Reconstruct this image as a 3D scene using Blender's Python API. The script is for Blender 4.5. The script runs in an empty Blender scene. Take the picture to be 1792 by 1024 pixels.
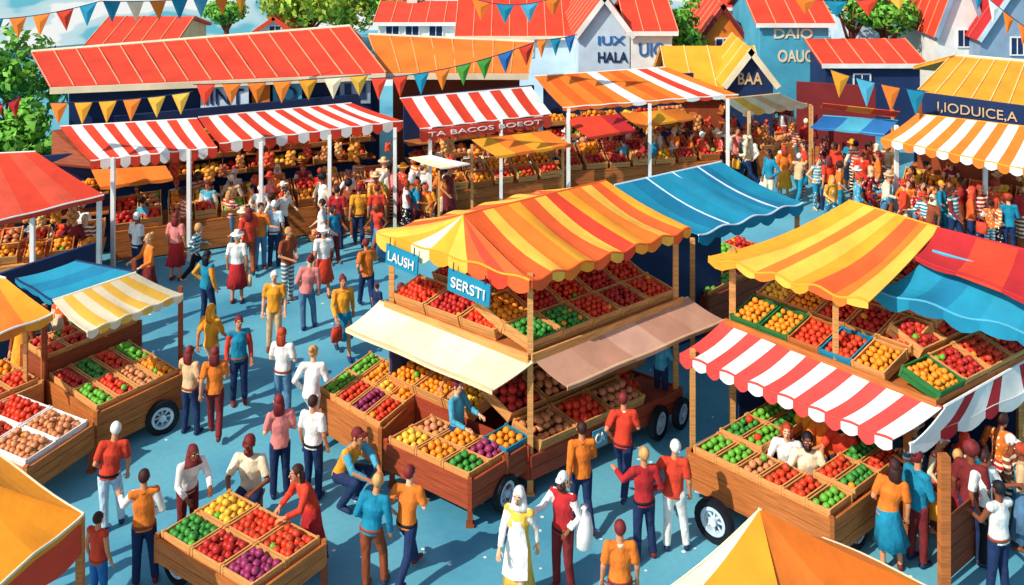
import bpy, math, random
from mathutils import Vector as V, Matrix
random.seed(7)
R=random.random; U=random.uniform
F,H,HY=1700.0,11.1,-260.0
Z=V((0,0,1))
def G(u,v,h=0):
    Y=F*(H-h)/(v-HY); return V(((u-896)*Y/F,Y,h))
def D(u,v,Y): return V(((u-896)*Y/F,Y,H-(v-HY)*Y/F))
sc=bpy.context.scene; COL=sc.collection
PAL=dict(red='E5452A',orange='F3802A',amber='F9A52C',yellow='FCC04A',cream='F8E3BC',teal='1B8BA9',sky='52AEC8',white='F7F2E8',navy='20345C',
 brown='9A4A28',wood='C27034',lwood='E2A05A',dwood='75381F',pink='F08E84',crimson='BE2A2D',maroon='7E2728',rose='C99A80',tan='E6BD8C',green='50A03C',
 dgreen='2F783A',lime='92C040',black='15171F',skin='DB9162',dskin='8C4E30',lskin='F0B88E',grey='8FA5BA',pale='D0E2EC',blue='2C70B0',steel='5A82A3',hair='3E1F19',ginger='B8421F',blond='DA9E5E',flame='F0622B',deep='F8981F')
def lin(h):
    r=[int(h[i:i+2],16)/255 for i in (0,2,4)]
    return [c/12.92 if c<.04045 else ((c+.055)/1.055)**2.4 for c in r]+[1]
MC={}
def M(c,kind='cloth'):
    k=(c,kind)
    if k in MC: return MC[k]
    m=bpy.data.materials.new(c+'_'+kind); m.use_nodes=True; MC[k]=m
    nt=m.node_tree; N=nt.nodes; L=nt.links; bs=N['Principled BSDF']
    tc=N.new('ShaderNodeTexCoord'); mp=N.new('ShaderNodeMapping'); L.new(tc.outputs['Object'],mp.inputs[0])
    nz=N.new('ShaderNodeTexNoise'); L.new(mp.outputs[0],nz.inputs[0])
    W_=(7,4,.74,1.16,.85,(1,1,.5),.6)
    P=dict(cloth=(2.2,3,.88,1.1,.8,(1,1,1),.16),wood=(2.4,5,.72,1.2,.65,(1,1,14),.2),paint=(1.3,5,.86,1.1,.65,(1,1,1),.06),roof=(1.1,5,.84,1.12,.7,(1,1,1),.1),
      fruit=(9,3,.8,1.15,.4,(1,1,1),.05),leaf=(1.5,4,.7,1.4,.6,(1,1,1),0),hair=(14,3,.6,1.3,.6,(1,1,.3),.3),skin=(5,2,.92,1.06,.6,(1,1,1),0),metal=(4,3,.8,1.1,.35,(1,1,1),0),wear=W_,stripe=W_,dots=W_)[kind]
    nz.inputs['Scale'].default_value=P[0]; nz.inputs['Detail'].default_value=P[1]; mp.inputs['Scale'].default_value=P[5]
    mr=N.new('ShaderNodeMapRange'); mr.inputs[1].default_value=.32; mr.inputs[2].default_value=.68; mr.inputs[3].default_value=P[2]; mr.inputs[4].default_value=P[3]
    L.new(nz.outputs[0],mr.inputs[0])
    mx=N.new('ShaderNodeMix'); mx.data_type='RGBA'; mx.blend_type='MULTIPLY'; mx.inputs[0].default_value=1
    if c=='obj':
        oi=N.new('ShaderNodeObjectInfo'); src=oi.outputs['Color']
        if kind in('stripe','dots'):
            m2=N.new('ShaderNodeMix'); m2.data_type='RGBA'; m2.inputs[7].default_value=lin('F8E8CC'); L.new(src,m2.inputs[6]); gt=N.new('ShaderNodeMath'); gt.operation='GREATER_THAN'
            if kind=='stripe':
                wv=N.new('ShaderNodeTexWave'); wv.bands_direction='Z'; wv.inputs['Scale'].default_value=3.2; L.new(tc.outputs['Object'],wv.inputs[0]); gt.inputs[1].default_value=.62; L.new(wv.outputs['Fac'],gt.inputs[0])
            else:
                vo=N.new('ShaderNodeTexVoronoi'); vo.inputs['Scale'].default_value=14; L.new(tc.outputs['Object'],vo.inputs[0]); gt.operation='LESS_THAN'; gt.inputs[1].default_value=.28; L.new(vo.outputs['Distance'],gt.inputs[0])
            L.new(gt.outputs[0],m2.inputs[0]); src=m2.outputs[2]
        L.new(src,mx.inputs[6])
    else: mx.inputs[6].default_value=lin(PAL.get(c,c))
    L.new(mr.outputs[0],mx.inputs[7]); L.new(mx.outputs[2],bs.inputs['Base Color'])
    bs.inputs['Roughness'].default_value=P[4]; bs.inputs['Specular IOR Level'].default_value=.3
    if P[6]:
        bp=N.new('ShaderNodeBump'); bp.inputs['Strength'].default_value=P[6]; bp.inputs['Distance'].default_value=.03 if P is not W_ else .06
        n2=N.new('ShaderNodeTexNoise'); n2.inputs['Scale'].default_value=P[0]*(6 if P is not W_ else 1.6); n2.inputs['Detail'].default_value=4; L.new(mp.outputs[0],n2.inputs[0])
        L.new(n2.outputs[0],bp.inputs['Height']); L.new(bp.outputs[0],bs.inputs['Normal'])
    return m
class B:
    def __init__(s): s.v=[];s.f=[];s.m=[]
    def add(s,vs,fs,m=0):
        o=len(s.v); s.v+=[V(x) for x in vs]; s.f+=[[i+o for i in f] for f in fs]; s.m+=[m]*len(fs)
    def box(s,o,a,b,c,m=0):
        o=V(o);a=V(a);b=V(b);c=V(c)
        if a.cross(b).dot(c)<0: a,b=b,a
        s.add([o,o+a,o+a+b,o+b,o+c,o+a+c,o+a+b+c,o+b+c],[(3,2,1,0),(4,5,6,7),(0,1,5,4),(1,2,6,5),(2,3,7,6),(3,0,4,7)],m)
    def quad(s,A,Bq,C,Dq,th=.06,m=0):
        n=(Bq-A).cross(Dq-A).normalized()
        if n.z<0: n=-n
        n*=th
        s.add([A-n,Bq-n,C-n,Dq-n,A,Bq,C,Dq],[(3,2,1,0),(4,5,6,7),(0,1,5,4),(1,2,6,5),(2,3,7,6),(3,0,4,7)],m)
    def tube(s,pts,rs,n=8,m=0,xr=None):
        pts=[V(p) for p in pts]; rings=[]
        for i,p in enumerate(pts):
            t=(pts[min(i+1,len(pts)-1)]-pts[max(i-1,0)]).normalized()
            x=V((1,0,0)) if abs(t.x)<.9 else V((0,1,0))
            x=(x-t*x.dot(t)).normalized(); y=t.cross(x)
            r=rs[i]; w,d=(r if isinstance(r,tuple) else (r,r))
            rings.append([p+x*math.cos(6.28318*k/n)*w+y*math.sin(6.28318*k/n)*d for k in range(n)])
        vs=[q for r in rings for q in r]; fs=[]
        for i in range(len(pts)-1):
            for k in range(n): fs.append((i*n+k,i*n+(k+1)%n,(i+1)*n+(k+1)%n,(i+1)*n+k))
        fs.append(tuple(range(n))[::-1]); fs.append(tuple((len(pts)-1)*n+k for k in range(n)))
        s.add(vs,fs,m)
    def ball(s,c,r,m=0,n=10,k=6):
        c=V(c); rx,ry,rz=r if isinstance(r,tuple) else (r,r,r)
        vs=[c+V((0,0,rz))]
        for i in range(1,k):
            a=math.pi*i/k
            for j in range(n):
                b=6.28318*j/n; vs.append(c+V((rx*math.sin(a)*math.cos(b),ry*math.sin(a)*math.sin(b),rz*math.cos(a))))
        vs.append(c-V((0,0,rz))); e=len(vs)-1; fs=[]
        for j in range(n):
            fs.append((0,1+j,1+(j+1)%n)); fs.append((e,1+(k-2)*n+(j+1)%n,1+(k-2)*n+j))
            for i in range(k-2):
                a0=1+i*n; fs.append((a0+j,a0+n+j,a0+n+(j+1)%n,a0+(j+1)%n))
        s.add(vs,fs,m)
    def mesh(s,name,mats,base=V((0,0,0)),smooth=False):
        me=bpy.data.meshes.new(name); me.from_pydata([tuple(x-base) for x in s.v],[],s.f)
        for m in mats: me.materials.append(m)
        me.polygons.foreach_set('material_index',s.m)
        if smooth: me.polygons.foreach_set('use_smooth',[True]*len(s.f))
        me.update(); return me
    def part(s,name,mats,T,parent=None,smooth=False,label=None):
        o=bpy.data.objects.new(name,s.mesh(name,mats,T.location,smooth)); o.parent=parent or T; COL.objects.link(o)
        if label: o['label']=label
        return o
    def top(s,name,mats,base,label,cat,smooth=False,**k):
        o=bpy.data.objects.new(name,s.mesh(name,mats,base,smooth)); o.location=base; COL.objects.link(o); o['label']=label;o['category']=cat
        for a,b in k.items(): o[a]=b
        return o
def thing(name,label,cat,base,**k):
    o=bpy.data.objects.new(name,None); o.location=base; o.empty_display_size=.2; COL.objects.link(o); o['label']=label; o['category']=cat
    for a,b in k.items(): o[a]=b
    return o
def boards(b,p,q,h0,h1,k=3,m=0,th=.04):
    d=(q-p); n=V((-d.y,d.x,0)).normalized()*th
    hh=(h1-h0)/k
    for i in range(k): b.box(V((p.x,p.y,h0+i*hh)),V((d.x,d.y,0)),n,V((0,0,hh-.012)),m)
def lerp(a,b,t): return a+(b-a)*t
def awning(T,A,Bq,C,Dq,cols,ws=None,sag=.08,val=.18,name='awning',trim=None,sub=4,scal=True,vcols=None,label=None):
    b=B(); n=len(cols); ws=ws or [1]*n; tot=sum(ws); us=[0]; mi=[]
    for c,w in zip(range(n),ws):
        for i in range(sub): us.append(us[-1]+w/tot/sub); mi.append(c)
    nv=8; P=[]
    for j in range(nv+1):
        t=j/nv
        for u in us:
            p=lerp(lerp(A,Bq,u),lerp(Dq,C,u),t); 
            P.append(p-Z*sag*(math.sin(math.pi*t)*(.6+.4*math.sin(u*n*1.3+.5)))-Z*sag*.25*math.sin(u*n*3.1)*t)
    W=len(us); b.v+=P
    for j in range(nv):
        for i in range(W-1): b.f.append([j*W+i,j*W+i+1,(j+1)*W+i+1,(j+1)*W+i]); b.m.append(mi[i])
    if val:
        last=P[nv*W:]
        for i in range(W-1):
            def dr(k,i0): 
                ph=(k-i0*sub)/sub
                return val*(.62+.38*math.sin(math.pi*ph)) if scal else val
            c=mi[i]; p,q=last[i],last[i+1]
            vi=len(b.v); b.v+=[p,q,q-Z*dr(i+1,c),p-Z*dr(i,c)]; b.f.append([vi,vi+1,vi+2,vi+3]); b.m.append(c)
    names=list(dict.fromkeys(cols)); b.m=[names.index(cols[k]) for k in b.m]
    mats=[M(c) for c in names]
    o=b.part(name,mats,T,label=label)
    sm=o.modifiers.new('s','SOLIDIFY'); sm.thickness=.02
    if trim:
        t=B(); t.tube([p+Z*.012 for p in P[nv*W:]],[.022]*W,6)
        t.tube([p+Z*.012 for p in P[:W]],[.022]*W,6); t.part('awning_trim',[M(trim)],T,o)
    return o
def post(T,p,h,r=.045,c='wood',kind='wood'):
    b=B(); p=V(p); b.box(p-V((r,r,0)),(2*r,0,0),(0,2*r,0),(0,0,h-p.z)); b.box(V((p.x-r*1.5,p.y-r*1.5,p.z)),(3*r,0,0),(0,3*r,0),(0,0,.05)); b.part('post',[M(c,kind)],T)
def wheel(T,c,ax,r=.3):
    ax=V(ax).normalized(); b=B(); t=B(); s=V((-ax.y,ax.x,0)); n=20
    def ring(bb,r0,r1,w,m=0):
        vs=[];
        for k in range(n):
            a=6.28318*k/n; d=s*math.cos(a)+Z*math.sin(a)
            vs+=[c+d*r0-ax*w,c+d*r0+ax*w,c+d*r1+ax*w,c+d*r1-ax*w]
        fs=[]
        for k in range(n):
            q=(k+1)%n
            for e in range(4): fs.append((k*4+e,k*4+(e+1)%4,q*4+(e+1)%4,q*4+e))
        bb.add(vs,fs,m)
    ring(t,r*.68,r,.055); ring(t,r*.72,r*.94,.066)
    w=t.part('wheel',[M('black','paint')],T)
    ring(b,r*.5,r*.66,.05); ring(b,0.001,r*.2,.07)
    for k in range(8):
        a=.785*k; d=s*math.cos(a)+Z*math.sin(a); b.tube([c+d*r*.15,c+d*r*.55],[.018,.018],5)
    b.part('rim',[M('pale','metal')],T,w)
# ---------- produce
FR={}
FC=dict(orange='FA9A26',tomato='EA4525',lime='6FB83A',apple='C43026',lemon='FBC640',plum='A23562',potato='E0935F',cabbage='46983C')
def fruit(k,p,r): FR.setdefault(k,[]).append((V(p),r*U(.85,1.12)))
def crate(o,a,b,h,kind,wood='lwood',r=.06,full=1,inner=None):
    o=V(o); n=a.cross(b).normalized()
    if n.z<0: n=-n
    ah=a.normalized(); bh=b.normalized(); t=.025; c=B()
    for (p,d,nn) in ((o,a,bh),(o+b-bh*t,a,bh),(o+ah*.001,b,ah),(o+a-ah*(t+.001),b,ah)):
        for z0,z1 in ((0,.44),(.52,1)): c.box(p+n*h*z0,d,nn*t,n*h*(z1-z0))
    for p in (o,o+a,o+b,o+a+b):
        q=lerp(p,o+(a+b)/2,.04); c.box(q-ah*.02-bh*.02,ah*.04,bh*.04,n*(h+.015))
    c.box(o+ah*t+bh*t+n*h*.3,a-ah*2*t,b-bh*2*t,n*h*.12,1)
    c.top('wooden_crate',[M(wood,'wood'),M(inner or 'dwood','wood')],o,'%s crate heaped with %s on a market stand'%({'lwood':'light wooden','wood':'brown wooden','white':'white painted','dgreen':'green painted','teal':'teal painted','brown':'dark wooden'}.get(wood,'wooden'),{'cabbage':'green cabbages','potato':'potatoes','tomato':'red tomatoes'}.get(kind,kind+'s')),'crate',group='produce crates on the stalls')
    if not kind: return
    la,lb=a.length-.08,b.length-.08; nx=max(1,int(la/(1.85*r))); ny=max(1,int(lb/(1.85*r)))
    o2=o+ah*.04+bh*.04+n*(h*.62)
    for L_ in range(full+1):
        for i in range(nx-L_):
            for j in range(ny-L_):
                if L_ and R()<.22: continue
                p=o2+ah*la*((i+.5+.5*L_)/nx)+bh*lb*((j+.5+.5*L_)/ny)+n*(r*(.4+1.15*L_)+U(-.01,.02))
                kk=kind if R()>.03 else random.choice(['tomato','orange','lime'])
                fruit(kk,p+ah*U(-.015,.015)+bh*U(-.015,.015),r)
def grid(o,a,b,rows,h=.16,wood='lwood',r=.06,gap=.03,inner=None):
    nb=len(rows)
    for j,row in enumerate(rows):
        na=len(row)
        for i,k in enumerate(row):
            if not k: continue
            w=wood; kk=k
            if isinstance(k,tuple): kk,w=k
            A=a/na; Bb=b/nb
            crate(o+A*i+Bb*j+A.normalized()*gap/2+Bb.normalized()*gap/2,A-A.normalized()*gap,Bb-Bb.normalized()*gap,h,kk,w,r,inner=inner)
def cart(label,cs,h0,h1,rows,wood='wood',k=3,wheels=(),legs=(),crw='lwood',r=.06,ch=.16,name='produce_cart',inner=None,deckf=1.0):
    l,f,rt,bk=cs; base=V(((l.x+rt.x)/2,(l.y+rt.y)/2,0)); T=thing(name,label,'cart',base)
    b=B()
    for p,q in ((l,f),(f,rt),(rt,bk),(bk,l)): boards(b,q,p,h0,h1,k)
    for p in cs:
        b.box(V((p.x-.035,p.y-.035,h0-.03)),(.07,0,0),(0,.07,0),(0,0,h1-h0+.06))
    b.part('cart_body',[M(wood,'wood')],T)
    b=B(); hz=h1-.1; q=[V((p.x,p.y,hz)) for p in (lerp(x,base,.03) for x in cs)]; b.quad(q[0],q[1],lerp(q[1],q[2],deckf),lerp(q[0],q[3],deckf),.05)
    b.part('deck',[M('dwood','wood')],T)
    for c,ax,rr in wheels: wheel(T,c,ax,rr)
    for p in legs: post(T,V((p.x,p.y,0)),h0,.045,'brown')
    o=V((l.x,l.y,h1-.09)); A=V(((f-l).x,(f-l).y,0)); Bb=V(((bk-l).x,(bk-l).y,0))
    c0=(A+Bb)*.02; grid(o+c0,A*.96,Bb*.96*deckf,rows,ch,crw,r,inner=inner)
    return T
# ---------- text
def lettering(T,s,o,rv,uv,w,h,c='white',parent=None,off=.02,bold=.01):
    cu=bpy.data.curves.new('t','FONT'); cu.body=s; cu.size=1; cu.extrude=.01; cu.offset=bold; ob=bpy.data.objects.new('t',cu); COL.objects.link(ob)
    bpy.context.view_layer.update(); me=bpy.data.meshes.new_from_object(ob.evaluated_get(bpy.context.evaluated_depsgraph_get()))
    bpy.data.objects.remove(ob)
    xs=[v.co.x for v in me.vertices]; ys=[v.co.y for v in me.vertices]; x0,x1,y0,y1=min(xs),max(xs),min(ys),max(ys)
    rv=rv.normalized(); uv=uv.normalized(); n=rv.cross(uv)
    for v in me.vertices:
        v.co=o+rv*((v.co.x-x0)/(x1-x0)*w)+uv*((v.co.y-y0)/(y1-y0)*h)+n*(v.co.z+off)-T.location
    me.materials.clear(); me.materials.append(M(c,'paint')); ob=bpy.data.objects.new('lettering',me); ob.parent=parent or T; COL.objects.link(ob)
def signboard(label,s,o,rv,uv,w,h,bg,fg):
    T=thing('signboard',label,'sign',o); rv=rv.normalized(); uv=uv.normalized(); n=rv.cross(uv); b=B()
    b.box(o,rv*w,uv*h,-n*.03,0); p=b.part('board',[M(bg,'paint')],T)
    b=B()
    for t in (.12,.88): b.tube([o+rv*w*t+uv*h*.95,o+rv*w*t+uv*(h+.14)],[.012,.012],5)
    b.part('hanger',[M('navy','metal')],T)
    lettering(T,s,o+rv*w*.1+uv*h*.26,rv,uv,w*.8,h*.46,fg,bold=.0)
# ---------- world
w=bpy.data.worlds.new('World'); sc.world=w; w.use_nodes=True; nt=w.node_tree
sk=nt.nodes.new('ShaderNodeTexSky'); sk.sky_type='NISHITA'; sk.sun_disc=False
sd=V((.72,.52,-.78)).normalized()
sk.sun_elevation=math.asin(-sd.z); sk.sun_rotation=math.atan2(-sd.x,-sd.y)
nt.links.new(sk.outputs[0],nt.nodes['Background'].inputs[0]); nt.nodes['Background'].inputs[1].default_value=.145
li=bpy.data.lights.new('sun','SUN'); li.energy=4.4; li.angle=math.radians(.5); li.color=(1,.94,.85)
so=bpy.data.objects.new('sun',li); so.rotation_euler=sd.to_track_quat('-Z','Y').to_euler(); COL.objects.link(so)
cam=bpy.data.cameras.new('camera'); co=bpy.data.objects.new('camera',cam); COL.objects.link(co); co.location=(0,0,H); co.rotation_euler=(math.pi/2,0,0)
cam.sensor_width=36; cam.lens=F/1792*36; cam.shift_y=-(512-HY)/1792; cam.clip_end=3000; sc.camera=co
sc.view_settings.view_transform='Standard'; sc.view_settings.look='None'
# ground
b=B(); b.add([(-1500,-1500,0),(1500,-1500,0),(1500,1500,0),(-1500,1500,0)],[(0,1,2,3)])
g=bpy.data.materials.new('blue_paving'); g.use_nodes=True; N=g.node_tree.nodes; L=g.node_tree.links; bs=N['Principled BSDF']; bs.inputs['Roughness'].default_value=.75
tc=N.new('ShaderNodeTexCoord'); nz=N.new('ShaderNodeTexNoise'); nz.inputs['Scale'].default_value=.35; nz.inputs['Detail'].default_value=3
cr=N.new('ShaderNodeValToRGB'); e=cr.color_ramp.elements; e[0].position=.34; e[0].color=lin('4594AE'); e[1].position=.44; e[1].color=lin('57A4B9'); x=e.new(.6); x.color=lin('66B1C1')
n2=N.new('ShaderNodeTexNoise'); n2.inputs['Scale'].default_value=9; n2.inputs['Detail'].default_value=8; mr=N.new('ShaderNodeMapRange'); mr.inputs[3].default_value=.84; mr.inputs[4].default_value=1.1
mx=N.new('ShaderNodeMix'); mx.data_type='RGBA'; mx.blend_type='MULTIPLY'; mx.inputs[0].default_value=1
L.new(tc.outputs['Object'],nz.inputs[0]); L.new(tc.outputs['Object'],n2.inputs[0]); L.new(nz.outputs[0],cr.inputs[0]); L.new(n2.outputs[0],mr.inputs[0]); L.new(cr.outputs[0],mx.inputs[6]); L.new(mr.outputs[0],mx.inputs[7]); L.new(mx.outputs[2],bs.inputs['Base Color'])
b.top('ground',[g],V((0,0,0)),'blue painted market square paving','ground',kind='structure')
# sky backdrop
s=bpy.data.materials.new('sky'); s.use_nodes=True; N=s.node_tree.nodes; L=s.node_tree.links; N.remove(N['Principled BSDF'])
em=N.new('ShaderNodeEmission'); tc=N.new('ShaderNodeTexCoord'); mp=N.new('ShaderNodeMapping'); mp.inputs['Scale'].default_value=(.1,.1,.22); nz=N.new('ShaderNodeTexNoise'); nz.inputs['Scale'].default_value=1.6; nz.inputs['Detail'].default_value=3
cr=N.new('ShaderNodeValToRGB'); e=cr.color_ramp.elements; e[0].position=.46; e[0].color=lin('6CC0D2'); e[1].position=.49; e[1].color=lin('B9DCE4'); x=e.new(.545); x.color=lin('C9E3E8'); x=e.new(.56); x.color=lin('F4F7F4')
L.new(tc.outputs['Object'],mp.inputs[0]); L.new(mp.outputs[0],nz.inputs[0]); L.new(nz.outputs[0],cr.inputs[0]); L.new(cr.outputs[0],em.inputs[0]); L.new(em.outputs[0],N['Material Output'].inputs[0]); em.inputs[1].default_value=1
b=B(); n=24; vs=[]
for i in range(n+1):
    a=math.radians(-62+124*i/n); x,y=math.sin(a)*64,math.cos(a)*64-3; vs+=[(x,y,-.5),(x,y,30)]
b.add(vs,[(2*i,2*i+2,2*i+3,2*i+1) for i in range(n)]); b.top('sky',[s],V((0,0,0)),'bright blue sky with white clouds','sky',kind='structure')
# ---------- people
def remesh(b,vox,sm=2):
    me=b.mesh('tmp',[]); o=bpy.data.objects.new('tmp',me); COL.objects.link(o)
    m=o.modifiers.new('r','REMESH'); m.mode='VOXEL'; m.voxel_size=vox
    m=o.modifiers.new('s','SMOOTH'); m.factor=.5; m.iterations=sm
    bpy.context.view_layer.update(); r=bpy.data.meshes.new_from_object(o.evaluated_get(bpy.context.evaluated_depsgraph_get()))
    nb=B(); nb.add([v.co.copy() for v in r.vertices],[tuple(p.vertices) for p in r.polygons]); bpy.data.objects.remove(o); return nb
def joints(p):
    J=dict(pel=(0,0,.94),wst=(0,-.005,1.1),chs=(0,.0,1.28),nck=(0,.01,1.46),hd=(0,-.015,1.632))
    for s,x in (('L',1),('R',-1)):
        J['sh'+s]=(x*.17,.01,1.41); J['el'+s]=(x*.235,.03,1.13); J['wr'+s]=(x*.245,-.05,.89); J['hp'+s]=(x*.085,0,.9); J['kn'+s]=(x*.1,-.02,.5); J['an'+s]=(x*.115,.02,.08)
    def up(**k): J.update(k)
    if p=='walk': up(knL=(.09,-.16,.51),anL=(.1,-.24,.09),knR=(-.09,.02,.49),anR=(-.1,.27,.15),elL=(.23,.12,1.15),wrL=(.25,.12,.91),elR=(-.23,-.08,1.14),wrR=(-.2,-.28,.98))
    if p=='stride': up(knL=(.09,-.22,.53),anL=(.1,-.36,.12),knR=(-.09,.1,.49),anR=(-.1,.36,.2),elL=(.25,.16,1.18),wrL=(.2,.02,1.0),elR=(-.24,-.12,1.16),wrR=(-.14,-.32,1.1),chs=(0,-.04,1.27),nck=(0,-.06,1.45),hd=(.01,-.1,1.615),shL=(.165,.02,1.4),shR=(-.165,-.1,1.4))
    if p=='slouch': up(pel=(.05,0,.93),wst=(.03,-.01,1.09),chs=(-.01,.02,1.27),nck=(-.02,0,1.44),hd=(-.05,-.05,1.6),shL=(.15,.01,1.41),shR=(-.19,.01,1.36),elL=(.26,.05,1.14),wrL=(.2,-.14,.98),elR=(-.24,.02,1.08),wrR=(-.23,-.06,.84),hpL=(.135,0,.89),hpR=(-.035,0,.89),knL=(.13,.0,.49),anL=(.12,.03,.08),knR=(-.1,-.12,.49),anR=(-.13,-.1,.08))
    if p=='turn': up(shL=(.13,-.1,1.41),shR=(-.13,.12,1.41),elL=(.2,-.22,1.16),wrL=(.28,-.44,1.2),elR=(-.24,.16,1.14),wrR=(-.3,.04,.93),hd=(.02,-.03,1.63))
    if p=='reach': up(elL=(.24,-.1,1.16),wrL=(.19,-.35,1.12),elR=(-.24,-.06,1.14),wrR=(-.2,-.32,1.06),anL=(.13,-.05,.08))
    if p=='hold': up(elL=(.25,.0,1.14),wrL=(.08,-.22,1.12),elR=(-.25,.0,1.14),wrR=(-.1,-.24,1.06),hd=(.02,-.035,1.628))
    if p=='point': up(elL=(.3,-.12,1.2),wrL=(.36,-.36,1.22),elR=(-.27,.05,1.13),wrR=(-.16,-.12,1.0),knR=(-.12,-.06,.5),anR=(-.16,-.02,.08))
    if p=='bow': up(wst=(0,-.03,1.09),chs=(0,-.11,1.25),nck=(0,-.19,1.41),hd=(0,-.25,1.57),shL=(.17,-.16,1.37),shR=(-.17,-.16,1.37),elL=(.24,-.28,1.14),elR=(-.25,-.24,1.13),wrL=(.17,-.5,1.08),wrR=(-.19,-.44,1.02))
    if p=='hip': up(elL=(.36,.08,1.17),wrL=(.2,-.04,1.0),knR=(-.14,-.06,.5),anR=(-.19,-.05,.08),pel=(.02,0,.94),hd=(-.02,-.015,1.63))
    if p=='lean':
        up(pel=(0,.08,.93),wst=(0,.02,1.08),chs=(0,-.1,1.22),nck=(0,-.22,1.36),hd=(0,-.3,1.5),shL=(.17,-.18,1.32),shR=(-.17,-.18,1.32),elL=(.25,-.32,1.09),elR=(-.25,-.3,1.09),wrL=(.17,-.54,1.0),wrR=(-.2,-.52,.97),hpL=(.085,.08,.9),hpR=(-.085,.08,.9))
    if p=='crouch':
        up(pel=(0,.12,.47),wst=(0,.06,.6),chs=(0,-.04,.77),nck=(0,-.13,.93),hd=(0,-.19,1.08),shL=(.17,-.09,.89),shR=(-.17,-.09,.89),elL=(.24,-.28,.7),elR=(-.24,-.28,.7),wrL=(.13,-.46,.62),wrR=(-.13,-.48,.6),hpL=(.09,.12,.45),hpR=(-.09,.12,.45),knL=(.16,-.26,.52),knR=(-.15,-.26,.5),anL=(.14,.0,.09),anR=(-.14,.02,.09))
    if p=='sit':
        up(pel=(0,.08,.52),wst=(0,.07,.67),chs=(0,.04,.86),nck=(0,.03,1.04),hd=(0,-.01,1.21),shL=(.175,.03,.99),shR=(-.175,.03,.99),elL=(.29,-.06,.74),elR=(-.29,-.06,.74),wrL=(.16,-.3,.72),wrR=(-.18,-.3,.7),hpL=(.09,.05,.5),hpR=(-.09,.05,.5),knL=(.16,-.36,.52),knR=(-.16,-.36,.52),anL=(.15,-.34,.09),anR=(-.15,-.32,.09))
    return {k:V(v) for k,v in J.items()}
TC={}
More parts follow.
